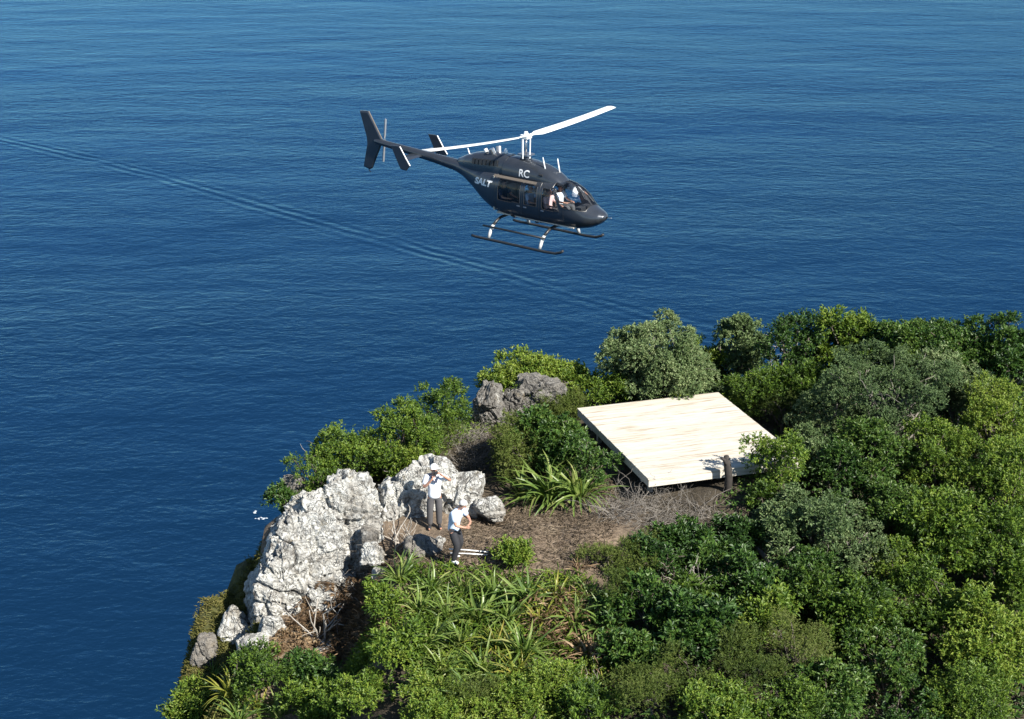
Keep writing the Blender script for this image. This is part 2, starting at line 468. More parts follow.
def ground(x, y):
    x = np.asarray(x, float); y = np.asarray(y, float)
    z = 0.0 * x
    z = z - 0.26 * np.maximum(0, 37.0 - y) - 0.012 * np.maximum(0, 31 - y) ** 2
    z = z - 1.6 * ss(6.0, 10.5, x) * ss(46, 38, y) - 0.9 * ss(3.0, 6.0, x) * ss(40.0, 37.0, y)
    z = z - 0.2 * np.maximum(0, y - 47.5)
    z = z + 0.42 * ss(3.6, 1.6, np.hypot((x - 4.6) * 0.8, (y - 43.2) * 0.62))
    z = z - 1.9 * ss(-2.6, -4.4, x) * ss(39.9, 38.2, y)
    z = z - 0.4 * ss(-4, -7, x) * ss(37.5, 34, y)
    sd = plat_sd(x, y) + 1.1 * vnoise(x * 0.5, y * 0.5, 3)
    z = z - 0.5 * ss(-0.8, 0.6, sd) - (1.75 + 3.0 * ss(-2, -5, x) * ss(44.5, 42.5, y)) * np.maximum(0, sd) - 0.02 * np.maximum(0, sd) ** 2
    z = z + (0.5 * vnoise(x * 0.45, y * 0.45, 1) + 0.22 * vnoise(x * 1.3, y * 1.3, 2)) + 0.9 * vnoise(x * 0.8, y * 0.8, 5) * ss(0.3, 3, sd)
    sh = plat_sd(x + 0.5 * vnoise(x * 0.9, y * 0.9, 6), y + 0.5 * vnoise(x * 0.9, y * 0.9, 7), SHELF)
    sp = -1.0 + 0.72 * (np.minimum(y, 41.3) - 41.0) - 3.6 * np.maximum(0, sh) - 0.4 * ss(-0.5, 0.2, sh)
    sp = sp + 0.6 * vnoise(x * 0.9, y * 0.9, 8) + 0.55 * vnoise(x * 2.3, y * 2.3, 9) + 0.25 * vnoise(x * 5, y * 5, 10)
    return np.maximum(np.maximum(z, sp), SEA_Z - 3)

def g1(x, y): return float(ground(np.array([x]), np.array([y]))[0])

def hit(px, py, up=0.0):
    """where the line of sight meets the height `up` above the ground."""
    d = ray(px, py)
    t = np.linspace(24, 75, 1600)
    p = np.array([0, 0, CAM_Z]) + t[:, None] * d
    below = p[:, 2] - ground(p[:, 0], p[:, 1]) < up
    i = int(np.argmax(below)) if below.any() else int(np.argmin(p[:, 2] - ground(p[:, 0], p[:, 1]) + 0.02 * t))
    return p[i]

ax = np.concatenate([np.linspace(-70, -16, 24), np.arange(-15.4, 20, 0.22), np.linspace(20.5, 60, 30)])
ay = np.concatenate([np.linspace(2, 26, 24), np.arange(26.5, 62, 0.22), np.linspace(62.5, 110, 30)])
gx, gy = np.meshgrid(ax, ay)
gz = ground(gx, gy)
idx = np.arange(gx.size).reshape(gx.shape)
quads = np.stack([idx[:-1, :-1], idx[:-1, 1:], idx[1:, 1:], idx[1:, :-1]], -1).reshape(-1, 4)
hill = mesh_np('headland_ground', np.stack([gx, gy, gz], -1), quads, M['soil'], smooth=True)
tag(hill, kind='structure')
clear_c = hit(520, 530)
dclear = np.hypot((gx - clear_c[0]) / 2.5, (gy - clear_c[1]) / 2.8)
cov = np.zeros((gx.size, 4), np.float32); cov[:, 3] = 1
cov[:, 0] = np.maximum(ss(1.5, 0.8, dclear), ss(1.6, 0.9, np.hypot((gx + 4.6) / 2.2, (gy - 37.5) / 3.0))).ravel()
cov[:, 1] = (ss(-5.8, -6.6, gx) * ss(-0.8, -1.8, gz) * ss(33, 35, gy)).ravel()
at_ = hill.data.color_attributes.new('cover', 'FLOAT_COLOR', 'POINT')
at_.data.foreach_set('color', cov.ravel())

# ------------------------------------------------------------------ leaves, crowns, plants
def unit(v): return v / (np.linalg.norm(v, axis=-1, keepdims=True) + 1e-9)

def leaves_np(base, axis, length, width, droop, fold=0.25):
    """folded, pointed leaves: 4 points and 2 triangles each."""
    n = len(base)
    rnd = rng.normal(size=(n, 3)) * 0.35 + np.array([0, 0, 1.0])
    side = unit(np.cross(axis, rnd))
    nor = np.cross(side, axis)
    nor *= np.where(nor[:, 2:3] < 0, -1, 1)
    L = (length * rng.uniform(0.7, 1.25, n))[:, None]; w = (width * rng.uniform(0.75, 1.25, n))[:, None] * 0.5
    mid = base + axis * L * 0.52
    tip = base + axis * L - nor * L * droop
    V = np.stack([base, mid - side * w + nor * w * fold, tip, mid + side * w + nor * w * fold], 1)
    i = np.arange(n)[:, None] * 4
    F = np.concatenate([i + [0, 3, 2], i + [0, 2, 1]])
    return V.reshape(-1, 3), F

def crown_points(lobes, n):
    """points and outward directions spread over the outside of a set of lobes (cx,cy,cz,rx,ry,rz)."""
    lobes = np.asarray(lobes, float)
    area = lobes[:, 3] * lobes[:, 4] + lobes[:, 3] * lobes[:, 5] + lobes[:, 4] * lobes[:, 5]
    k = rng.choice(len(lobes), n * 2, p=area / area.sum())
    d = unit(rng.normal(size=(n * 2, 3)))
    d[:, 2] = np.where((d[:, 2] < -0.3) & (rng.random(n * 2) < 0.75), -d[:, 2], d[:, 2])
    rr = 1 - np.abs(rng.normal(0, 0.16, (n * 2, 1)))
    p = lobes[k, :3] + d * lobes[k, 3:] * rr
    keep = np.ones(n * 2, bool)
    for j, l in enumerate(lobes):
        ins = (((p - l[:3]) / (l[3:] * 0.8)) ** 2).sum(1) < 1
        keep &= ~(ins & (k != j) & (rng.random(n * 2) < 0.8))
    p, d = p[keep][:n], unit(d / lobes[k, 3:])[keep][:n]
    return p, d

SPEC = {   # tufts per square metre of crown, tuft radius, shoots per tuft, leaves per shoot, shoot length, leaf length, leaf width, upward pull
    'bright': (6.6, 0.17, 16, 8, 0.17, 0.092, 0.04, 0.9),
    'dark':   (6.4, 0.17, 15, 8, 0.13, 0.105, 0.05, 0.6),
    'grey':   (6.8, 0.18, 22, 8, 0.08, 0.074, 0.036, 0.5),
    'olive':  (5.2, 0.19, 24, 9, 0.15, 0.065, 0.017, 0.8),
}
def foliage(spec, lobes, size):
    dens, tr0, nsh, nl, sl, ll, lw, up = SPEC[spec]
    lob = np.asarray(lobes)
    area = (lob[:, 3] * lob[:, 4] + lob[:, 3] * lob[:, 5] + lob[:, 4] * lob[:, 5]).sum() * 4.19 * 0.5
    nt = int(min(270, max(14, area * dens)))
    tp, td = crown_points(lobes, nt)
    q = mnoise_many(tp * 1.5 + rng.uniform(0, 50, 3))      # every crown is patchy: some sectors carry few tufts
    keep = q > -0.30
    tp, td = tp[keep], td[keep]
    nt = len(tp)
    of = rng.uniform(0, 90, 3)
    tp = tp + 0.55 * size * np.stack([vnoise(tp[:, 1] * 1.4 + of[0], tp[:, 2] * 1.4), vnoise(tp[:, 0] * 1.4 + of[1], tp[:, 2] * 1.4), 0.8 * vnoise(tp[:, 0] * 1.6, tp[:, 1] * 1.6 + of[2])], 1)
    ls = rng.uniform(0.78, 1.32); ll, lw, sl = ll * ls, lw * ls, sl * ls
    tr = tr0 * rng.uniform(0.5, 1.7, nt)
    tup = unit(td * 0.7 + np.array([0, 0, 0.75]))
    cnt = np.maximum(4, (nsh * (tr / tr0) ** 1.6).astype(int))
    k = np.repeat(np.arange(nt), cnt)
    n = len(k)
    d = rng.normal(size=(n, 3)) * 0.85 + tup[k] * 1.0
    d = unit(d)
    p = tp[k] + d * (tr[k] * rng.uniform(0.55, 1.05, n))[:, None] * np.array([1.1, 1.1, 0.85])
    axis = unit(d + np.array([0, 0, up]) + rng.normal(0, 0.25, (n, 3)))
    # sparse shoots deeper inside the crown
    m2 = max(30, n // 3)
    p2, d2 = crown_points([(l[0], l[1], l[2], l[3] * 0.7, l[4] * 0.7, l[5] * 0.7) for l in lobes], m2)
    p = np.concatenate([p, p2]); axis = np.concatenate([axis, unit(d2 + rng.normal(0, 0.4, d2.shape))])
    n = len(p)
    slen = sl * rng.uniform(0.5, 1.5, n)
    tt = rng.uniform(0.05, 1, (n, nl))
    base = (p[:, None] + axis[:, None] * (slen[:, None] * tt)[..., None]).reshape(-1, 3)
    ax_r = np.repeat(axis, nl, 0)
    rad = rng.normal(size=(n * nl, 3)); rad = unit(rad - ax_r * (rad * ax_r).sum(1)[:, None])
    spread = rng.uniform(0.55, 1.5, (n * nl, 1)) * (1.25 - 0.7 * tt.reshape(-1, 1))
    la = unit(ax_r + rad * spread * 1.3)
    return leaves_np(base, la, ll, lw, 0.18)

def mnoise_many(p):
    return (vnoise(p[:, 0], p[:, 1] + p[:, 2] * 0.7) + vnoise(p[:, 2] * 1.1 + 9, p[:, 0] - p[:, 1])) * 1.0

def curve_pts(a, b, bend, n=5):
    a = np.asarray(a, float); b = np.asarray(b, float)
    t = np.linspace(0, 1, n)[:, None]
    L = np.linalg.norm(b - a)
    off = rng.normal(0, bend * L, 3)
    p = a + (b - a) * t + np.sin(t * math.pi) * off + rng.normal(0, bend * L * 0.25, (n, 3)) * (t > 0) * (t < 1)
    return p

def make_lobes(rad, h, flat, n):
    """lobes of a bushy crown, base at the origin."""
    lobes = []
    for i in range(n):
        a = i * 2.4 + rng.uniform(-0.5, 0.5)
        rr = rad * 0.68 * math.sqrt((i + 0.3) / n)
        zc = h * (0.64 - flat * (rr / rad) ** 2 * 0.35 + rng.uniform(-0.17, 0.15))
        rr *= rng.uniform(0.75, 1.3)
        s = rng.uniform(0.6, 1.2)
        r = rad * 0.42 * s
        lobes.append((rr * math.cos(a), rr * math.sin(a), zc, r * rng.uniform(0.8, 1.2), r * rng.uniform(0.8, 1.2), r * rng.uniform(0.6, 1.0)))
    for i in range(max(3, n // 2)):                      # lower skirt
        a = i * 2.1 + rng.uniform(0, 1)
        r = rad * rng.uniform(0.3, 0.42)
        lobes.append((rad * 0.62 * math.cos(a), rad * 0.62 * math.sin(a), h * rng.uniform(0.28, 0.42), r, r, h * 0.25))
    return lobes

def plant(name, cat, spec, px, py, wpx, h, label, group, wood='bark', bare=0.0, flat=0.6):
    c = hit(px, py, h * 0.62)
    d = np.linalg.norm(c - np.array([0, 0, CAM_Z]))
    rad = 0.5 * wpx * d / FPX
    b = np.array([c[0], c[1], g1(c[0], c[1]) - 0.05])
    root = empty(name, b, label=label, cat=cat, group=group)
    n = int(np.clip(round(rad * rad * 5 + 4), 5, 16))
    lobes = make_lobes(rad, h, flat, n)
    m = MB()
    top = np.array([rng.normal(0, 0.08), rng.normal(0, 0.08), h * 0.3])
    tr = 0.03 + 0.017 * h
    m.tube(curve_pts((0, 0, -0.25), top, 0.05, 4), np.linspace(tr * 1.2, tr * 0.8, 4), 6)
    for l in lobes:
        e = np.array(l[:3]) + np.array([0, 0, l[5] * 0.4])
        p = curve_pts(top * rng.uniform(0.5, 1.0), e, 0.09, 5)
        m.tube(p, np.linspace(tr * 0.6, tr * 0.16, 5), 5)
        for _ in range(3):
            q = p[rng.integers(2, 5)]
            dd = unit(rng.normal(size=3) + np.array([0, 0, 0.5])) * l[3] * rng.uniform(0.45, 0.8)
            m.tube(curve_pts(q, q + dd, 0.1, 4), np.linspace(tr * 0.2, 0.006, 4), 4)
    if rng.random() < 0.55:                              # bare twigs that reach out of the crown
        for _ in range(int(rng.integers(4, 11))):
            l = lobes[rng.integers(0, len(lobes))]
            q = np.array(l[:3]); dd = unit(rng.normal(size=3) + np.array([0, -0.3, 0.7])) * l[3] * rng.uniform(0.95, 1.35)
            m.tube(curve_pts(q, q + dd, 0.12, 5), np.linspace(0.018, 0.006, 5), 4)
    m.build('trunk' if cat == 'tree' else 'stem', M[wood], root, True)
    V, F = foliage(spec, lobes, rad)
    if bare > 0:
        cen = V.reshape(-1, 4, 3).mean(1)
        keep = mnoise_many(cen * 1.3 + 7) > -0.6 + bare
        F = F[np.concatenate([keep, keep])]
    cr = mesh_np('crown' if cat == 'tree' else 'foliage', V, F, M[spec], root)
    tag(cr, kind='stuff')
    return root

SHRUBS = 'shrubs of the clifftop'
TREES = 'trees of the headland'
PL = [
 # seaward bank behind the white boulders
 ('bright', 312, 468, 62, 1.5, 'low bright green shrub at the cliff edge above the big white boulder'),
 ('bright', 348, 447, 74, 2.0, 'bright green shrub with bare pale stems next to the cliff edge, behind the boulders'),
 ('bright', 398, 432, 72, 2.2, 'bushy bright green shrub behind the standing person, second from the cliff edge'),
 ('bright', 443, 408, 58, 1.9, 'light green leafy shrub on the skyline just seaward of the grey outcrop'),
 ('olive', 432, 436, 56, 1.4, 'dull olive shrub between the bright shrubs and the dead twig thicket'),
 ('bright', 405, 462, 52, 1.1, 'small green shrub directly above the white rock behind the standing person'),
 ('dark', 284, 484, 26, 0.9, 'small dark shrub hanging over the cliff edge above the water'),
 ('bright', 545, 384, 96, 1.35, 'wide light green shrub on the skyline behind the grey rocks'),
 ('bright', 503, 386, 40, 1.3, 'small light green shrub peeping over the grey outcrop'),
 ('bright', 592, 388, 46, 1.4, 'small upright green shrub by the far seaward corner of the deck'),
 ('olive', 548, 408, 70, 0.9, 'low yellowish shrub in front of the grey outcrop'),
 ('olive', 522, 446, 66, 1.6, 'olive green feathery shrub below the grey outcrop'),
 ('dark', 550, 437, 80, 1.5, 'large dark green shrub between the grey outcrop and the deck'),
 ('dark', 592, 452, 46, 1.5, 'glossy dark shrub touching the near seaward side of the deck'),
 # behind the deck
 ('grey', 668, 354, 104, 2.9, 'grey-green round-topped tree standing against the sea behind the deck'),
 ('grey', 630, 364, 58, 2.4, 'smaller grey-green tree at the seaward foot of the round-topped one'),
 ('grey', 738, 340, 56, 3.0, 'grey-green tree on the skyline just beside the round-topped one'),
 ('dark', 790, 342, 62, 3.1, 'dark green skyline tree beside the bare bleached branches'),
 ('bright', 846, 338, 60, 3.5, 'tallest light green tree on the skyline behind the spreading tree'),
 ('dark', 818, 340, 50, 3.0, 'narrow dark tree wedged between two skyline trees'),
 ('dark', 900, 350, 92, 3.1, 'broad dark skyline tree directly behind the spreading grey-green tree'),
 ('dark', 958, 345, 86, 3.3, 'dark skyline tree second from the frame edge'),
 ('dark', 1008, 346, 80, 3.8, 'tall dark skyline tree at the frame edge'),
 ('bright', 640, 380, 62, 1.2, 'low bright shrub along the back edge of the deck, seaward half'),
 ('bright', 694, 368, 66, 1.6, 'bright green shrub behind the far inland corner of the deck'),
 ('bright', 756, 384, 66, 1.6, 'fine leaved green shrub beside the inland edge of the deck'),
 ('bright', 800, 384, 62, 2.0, 'light green shrub in front of the dark skyline trees'),
 ('olive', 782, 404, 56, 1.5, 'olive shrub beside the tall narrow grey leaves near the deck'),
 ('grey', 895, 388, 150, 3.7, 'largest grey-green spreading tree with a broad domed crown'),
 ('grey', 838, 400, 70, 2.9, 'grey-green tree joined to the deckward side of the largest spreading tree'),
 ('grey', 958, 374, 70, 3.0, 'thin grey-green tree with many bare twigs beside the largest spreading tree'),
 ('bright', 996, 412, 84, 2.8, 'bright green tree at the frame edge, below the dark skyline trees'),
 # inland slope
 ('bright', 780, 458, 62, 2.0, 'small yellow-green shrub leaning over the near inland corner of the deck'),
 ('bright', 772, 494, 46, 1.2, 'low yellow-green shrub below the near inland corner of the deck'),
 ('grey', 818, 446, 62, 1.9, 'short grey-green tree beside the inland edge of the deck'),
 ('dark', 868, 448, 86, 2.6, 'dark tree in the shade under the largest spreading tree'),
 ('bright', 935, 448, 84, 2.8, 'green tree on the slope below the largest spreading tree'),
 ('bright', 1000, 474, 84, 3.0, 'green tree at the frame edge halfway down the slope'),
 ('grey', 822, 508, 104, 2.5, 'blue-grey tree with a sloping crown just inland of the deck shrubs'),
 ('grey', 858, 540, 74, 2.2, 'lower lobe-shaped blue-grey tree beside the sloping crown'),
 ('grey', 770, 524, 62, 1.8, 'pale grey-green tree over the fallen logs below the deck'),
 ('dark', 896, 496, 76, 2.8, 'dark shaded tree between the blue-grey tree and the bright tall one'),
 ('bright', 946, 522, 96, 3.2, 'tall fine-twigged bright green tree in the middle of the inland slope'),
 ('bright', 1002, 548, 78, 3.0, 'bright tree at the frame edge beside the fine-twigged tall one'),
 ('bright', 852, 606, 96, 2.5, 'bright green tree in front of the blue-grey trees'),
 ('bright', 928, 600, 80, 2.6, 'bright tree below the fine-twigged tall one'),
 ('bright', 990, 630, 86, 2.8, 'leafy bright tree near the lower frame edge, farthest inland'),
 ('dark', 886, 652, 84, 2.4, 'dark tree in a hollow between bright trees near the lower frame edge'),
 ('bright', 968, 694, 104, 2.4, 'glossy bright tree low in the frame below the leafy one'),
 ('dark', 905, 706, 74, 2.0, 'dark shrubby tree at the lower frame edge beside the glossy bright tree'),
 ('dark', 836, 684, 84, 2.0, 'dark green tree at the lower frame edge between olive and bright trees'),
 ('olive', 796, 638, 76, 2.0, 'olive green tree in the middle of the shaded hollow'),
 ('olive', 742, 660, 86, 1.8, 'rounded olive tree at the edge of the shaded hollow'),
 ('bright', 720, 704, 92, 1.6, 'yellow-green shrub below the rounded olive tree at the lower frame edge'),
 ('bright', 784, 706, 72, 1.7, 'bright shrub at the lower frame edge, third inland of the spiky rosette'),
 ('olive', 652, 684, 90, 1.3, 'soft olive shrub right beside the spiky yellow-green rosette'),
 ('dark', 694, 622, 74, 1.7, 'dark shrub in the shade below the grey brushwood'),
 ('dark', 648, 600, 60, 1.3, 'dark low shrub between the flax bed and the shaded hollow'),
 ('olive', 622, 580, 44, 1.1, 'small feathery olive shrub at the inland end of the clearing'),
 ('dark', 738, 576, 66, 1.7, 'dark shrub beside the leaning dead trunk'),
 ('dark', 802, 574, 66, 1.8, 'shaded dark shrub beneath the lobe-shaped blue-grey tree'),
 ('bright', 1012, 590, 60, 2.2, 'bright tree at the very frame edge, above the leafy one'),
 # foreground
 ('bright', 362, 688, 72, 1.1, 'bright green shrub below the rusty brown bracken'),
 ('bright', 440, 708, 80, 0.8, 'low bright shrub at the lower frame edge below the flax bed'),
 ('bright', 520, 710, 80, 0.8, 'low bright shrub at the lower frame edge beside the pale dead twigs'),
 ('bright', 398, 646, 50, 0.7, 'green shrub at the seaward end of the flax bed'),
 ('bright', 388, 600, 40, 0.55, 'small green shrub between the white rocks and the flax bed'),
 ('bright', 258, 668, 66, 1.0, 'fresh green shrub beside the pointed rock on the cliff edge'),
 ('bright', 318, 702, 66, 0.9, 'green shrub at the lower frame edge beside the yellow flax'),
 ('dark', 316, 668, 56, 0.9, 'dark green shrub below the bleached dead bush'),
 ('bright', 586, 704, 58, 1.0, 'small green shrub at the lower frame edge under the spiky rosette'),
 ('dark', 664, 560, 64, 1.1, 'dark shrub in front of the grey brushwood heap'),
 ('olive', 628, 556, 50, 0.9, 'olive shrub at the inland edge of the brown clearing'),
 ('dark', 704, 556, 60, 1.3, 'dark shrub between the brushwood and the leaning dead trunk'),
 ('dark', 636, 648, 46, 1.1, 'dark shrub between the brown dead fan and the shaded hollow'),
 ('bright', 560, 676, 60, 0.9, 'light green shrub below the rust brown fan'),
 ('bright', 196, 708, 44, 0.8, 'small shrub at the lowest seaward corner of the cliff'),
 ('olive', 478, 690, 60, 0.8, 'low olive shrub below the flax bed'),
 ('bright', 610, 392, 40, 1.2, 'small leafy shrub behind the seaward end of the deck'),
 ('dark', 836, 470, 66, 2.2, 'dark tree between the short grey-green tree and the slope'),
 ('bright', 884, 560, 70, 2.3, 'green tree in front of the lobe-shaped blue-grey tree'),
 ('olive', 690, 668, 66, 1.4, 'olive shrub between the two other olive shrubs near the lower frame edge'),
 ('dark', 690, 540, 58, 0.9, 'low dark shrub growing through the inland end of the brushwood'),
 ('olive', 652, 544, 50, 0.7, 'low olive shrub growing through the near side of the brushwood'),
 ('dark', 738, 534, 56, 1.3, 'dark shrub below the dark stump and the near inland corner of the deck'),
 ('dark', 620, 604, 40, 0.8, 'little dark shrub at the inland end of the flax bed'),
 ('bright', 700, 592, 50, 1.3, 'green shrub in the shaded hollow, lit at its top'),
 ('bright', 760, 610, 60, 1.7, 'green tree rising out of the shaded hollow'),
 ('olive', 606, 556, 40, 0.6, 'small olive shrub reaching into the brown clearing from its inland side'),
 ('bright', 516, 552, 18, 0.5, 'tiny green sprig growing alone in the brown clearing'),
]
BARE = {958: 0.32, 348: 0.12}
for (sp, px, py, w, h, lab) in PL:
    if px > 640 and py > 400 and px != 780: w *= 0.88
    tree = ' tree' in lab and h > 1.6
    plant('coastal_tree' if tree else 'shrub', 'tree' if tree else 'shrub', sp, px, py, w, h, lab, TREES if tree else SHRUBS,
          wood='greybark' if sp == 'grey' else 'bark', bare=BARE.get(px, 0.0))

# flax: every blade is a leaf of its own; blades share a few meshes
def blade_mesh(name, L, w, arch, mat, seg=6):
    t = np.linspace(0, 1, seg)
    out = L * (t * 0.45 + 0.35 * t ** 2 * arch); up = L * (t * 0.9 - 0.75 * arch * t ** 2.2)
    ww = w * 0.5 * (1 - t ** 2.5) * (0.6 + 0.8 * np.minimum(1, t * 4) * 0.5) + 0.002
    V = np.stack([np.stack([out, -ww, up + ww * 0.35], 1), np.stack([out, 0 * t, up], 1), np.stack([out, ww, up + ww * 0.35], 1)], 1).reshape(-1, 3)
    F = []
    for i in range(seg - 1):
        for j in range(2):
            F.append((i * 3 + j, i * 3 + j + 1, (i + 1) * 3 + j + 1, (i + 1) * 3 + j))
    me = bpy.data.meshes.new(name); me.from_pydata(V.tolist(), [], F); me.materials.append(mat)
    return me
BLADES = {}
for k, mt in (('flax', 'flax'), ('yellow', 'yellow'), ('deadleaf', 'deadleaf'), ('thin', 'bright')):
    BLADES[k] = [blade_mesh('leaf', 1.0, 0.034 if k == 'thin' else 0.054, a, M[mt]) for a in (0.4, 0.7, 0.9, 1.15, 0.55)]

def flax(px, py, size, n, label, kind='flax', name='flax_plant', cat='flax', group='flax plants of the clifftop', spread=1.0, loc=None):
    c = hit(px, py, size * 0.4) if loc is None else loc
    root = empty(name, (c[0], c[1], g1(c[0], c[1]) - 0.04), label=label, cat=cat, group=group)
    for i in range(n):
        o = bpy.data.objects.new('leaf', BLADES[kind][i % 5])
        a = i * 2.399 + rng.uniform(-0.4, 0.4)
        r = rng.uniform(0, 0.1) * size
        o.location = (r * math.cos(a), r * math.sin(a), 0)
        s = size * rng.uniform(0.65, 1.15)
        o.rotation_euler = (rng.normal(0, 0.38), rng.uniform(-0.6, 0.6) * spread, a + rng.normal(0, 0.3))
        o.scale = (s, s * rng.uniform(0.8, 1.2), s)
        link(o, root)
    return root

flax(550, 478, 1.6, 120, 'big flax plant with long arching grey-green blades in front of the dark shrub')
flax(580, 478, 1.4, 70, 'flax plant half hidden under the glossy dark shrub by the deck')
flax(522, 482, 1.2, 30, 'smaller flax plant at the seaward foot of the big flax')
BED = [
 (432, 578, 'flax plant at the seaward upper corner of the flax bed'),
 (462, 582, 'flax plant at the upper edge of the flax bed, below the stooping person'),
 (494, 580, 'flax plant at the upper edge of the flax bed, below the pale poles'),
 (528, 584, 'flax plant at the upper edge of the flax bed, below the tiny sprig'),
 (556, 590, 'flax plant at the upper inland corner of the flax bed'),
 (418, 602, 'flax plant beside the small green shrub at the seaward end of the bed'),
 (448, 606, 'flax plant in the second row of the bed, nearest the sea'),
 (478, 602, 'flax plant in the second row of the bed, second from the sea'),
 (508, 606, 'flax plant in the second row of the bed, in its middle'),
 (540, 610, 'flax plant in the second row of the bed, beside the brown dead leaves'),
 (574, 606, 'flax plant in the second row of the bed, farthest inland'),
 (430, 632, 'flax plant in the third row of the bed, nearest the sea'),
 (462, 632, 'flax plant in the third row of the bed, second from the sea'),
 (494, 634, 'flax plant in the third row of the bed, in its middle'),
 (524, 638, 'flax plant in the third row of the bed, beside the pale dead twigs'),
 (444, 662, 'flax plant in the lowest row of the bed, nearest the sea'),
 (482, 662, 'flax plant in the lowest row of the bed, in its middle'),
 (516, 664, 'flax plant in the lowest row of the bed, farthest inland'),
 (606, 612, 'lone flax plant between the brown fronds and the shaded shrubs'),
 (500, 668, 'flax plant at the lower edge of the bed, between two bigger ones'),
 (424, 680, 'flax plant below the bed among the low foreground shrubs'),
 (470, 690, 'flax plant at the lower frame edge, seaward of the pale dead twigs'),
 (546, 690, 'flax plant at the lower frame edge, beside the pale dead twigs'),
 (590, 590, 'flax plant above the brown dead leaves at the inland end of the bed'),
 (410, 640, 'flax plant half covered by the green shrub at the seaward end of the bed'),
 (400, 566, 'flax plant tucked under the white rocks by the people'),
]
for i, (px, py, lab) in enumerate(BED):
    flax(px, py, float(rng.uniform(0.85, 1.25)), int(rng.integers(46, 60)), lab, kind='yellow' if i in (4, 9, 13, 17) else 'flax')
flax(228, 684, 1.0, 50, 'flax with long yellow-green blades between the fresh green shrub and the cliff-edge tussocks', kind='yellow')
flax(278, 704, 0.9, 44, 'green flax plant at the lower frame edge next to the yellow flax')
flax(238, 708, 0.9, 46, 'green flax plant at the lower frame edge, nearest the cliff-edge flax')
flax(206, 698, 1.0, 44, 'yellow-green flax at the lower frame edge, on the seaward cliff edge', kind='yellow')
flax(258, 698, 0.9, 28, 'yellow flax plant beside the cliff-edge flax, with broad curling blades', kind='yellow')
flax(186, 700, 0.8, 60, 'grassy tussock overhanging the sea at the lower frame edge', 'thin', 'grass_tussock', 'tussock', None)
flax(212, 672, 0.7, 46, 'smaller grassy tussock behind the overhanging one', 'thin', 'grass_tussock', 'tussock', None)
flax(300, 498, 0.6, 40, 'pale grassy tussock growing on top of the big white boulder edge', 'thin', 'grass_tussock', 'tussock', None)
flax(602, 684, 0.85, 42, 'spiky yellow-green rosette plant beside the soft olive shrub', 'yellow', 'cabbage_plant', 'plant', None, 0.7)
flax(588, 646, 1.0, 60, 'fan of rust brown dead flax leaves lying in the flax bed', 'deadleaf', 'dead_flax', 'dead plant', 'dead flax plants', 1.3)
flax(560, 624, 0.75, 22, 'flattened brown dead flax in the middle of the flax bed', 'deadleaf', 'dead_flax', 'dead plant', 'dead flax plants', 1.6)
flax(578, 560, 0.6, 24, 'tawny dead tuft at the inland end of the clearing', 'deadleaf', 'dead_flax', 'dead plant', 'dead flax plants', 1.0)
flax(786, 398, 1.3, 9, 'tall narrow grey-green leaves standing up beside the inland edge of the deck', 'flax', 'flax_plant', 'flax', 'flax plants of the clifftop', 0.35)
flax(612, 628, 0.6, 14, 'pale green arching plant in front of the shaded hollow', 'flax')

# ------------------------------------------------------------------ ground cover nobody could count
def scatter_ground(polys_px, n, pad=0.0):
    pts = []
    P = np.array([hit(a, b)[:2] for a, b in polys_px])
    lo, hi = P.min(0), P.max(0)
    while len(pts) < n:
        q = rng.uniform(lo, hi, (n * 2, 2))
        ins = np.zeros(len(q), bool)
        for i in range(len(P)):
            a, b = P[i], P[(i + 1) % len(P)]
            if a[1] != b[1]:
                ins ^= ((a[1] > q[:, 1]) != (b[1] > q[:, 1])) & (q[:, 0] < (b[0] - a[0]) * (q[:, 1] - a[1]) / (b[1] - a[1]) + a[0])
        pts += q[ins].tolist()
    q = np.array(pts[:n])
    return np.column_stack([q, ground(q[:, 0], q[:, 1])])

def cover(name, polys, n, L, w, up, mat, label, cat, lift=0.0, fold=0.25):
    p = scatter_ground(polys, n)
    p[:, 2] += rng.uniform(0, 1, n) ** 1.6 * lift
    ax_ = unit(rng.normal(size=(n, 3)) * np.array([1, 1, 0.35]) + np.array([0, 0, up]))
    V, F = leaves_np(p, ax_, L, w, 0.2, fold)
    return tag(mesh_np(name, V, F, mat), label, cat, kind='stuff')

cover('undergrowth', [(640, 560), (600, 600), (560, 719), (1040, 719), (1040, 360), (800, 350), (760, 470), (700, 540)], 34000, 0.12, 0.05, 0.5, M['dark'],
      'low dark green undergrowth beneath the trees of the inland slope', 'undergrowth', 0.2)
cover('undergrowth', [(180, 719), (205, 690), (270, 676), (345, 676), (385, 610), (410, 640), (440, 680), (600, 690), (600, 719)], 13000, 0.12, 0.04, 0.7, M['bright'],
      'low bright undergrowth among the shrubs of the foreground', 'undergrowth', 0.3)
cover('undergrowth', [(400, 570), (590, 580), (620, 690), (420, 690)], 6000, 0.22, 0.03, 0.7, M['bright'],
      'sparse green undergrowth between the plants of the flax bed', 'undergrowth', 0.2)
cover('undergrowth', [(285, 490), (330, 430), (440, 395), (560, 375), (720, 370), (790, 390), (760, 420), (600, 400), (500, 430), (440, 455), (380, 480)], 16000, 0.11, 0.045, 0.6, M['bright'],
      'low green undergrowth along the seaward edge behind the rocks', 'undergrowth', 0.4)
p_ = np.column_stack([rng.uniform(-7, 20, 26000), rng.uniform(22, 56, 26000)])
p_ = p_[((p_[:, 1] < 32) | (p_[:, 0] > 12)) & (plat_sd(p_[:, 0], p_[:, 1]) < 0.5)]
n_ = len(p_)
V, F = leaves_np(np.column_stack([p_, ground(p_[:, 0], p_[:, 1]) + rng.uniform(0, 0.5, n_)]), unit(rng.normal(size=(n_, 3)) * (1, 1, .4) + (0, 0, 0.6)), 0.28, 0.12, 0.2)
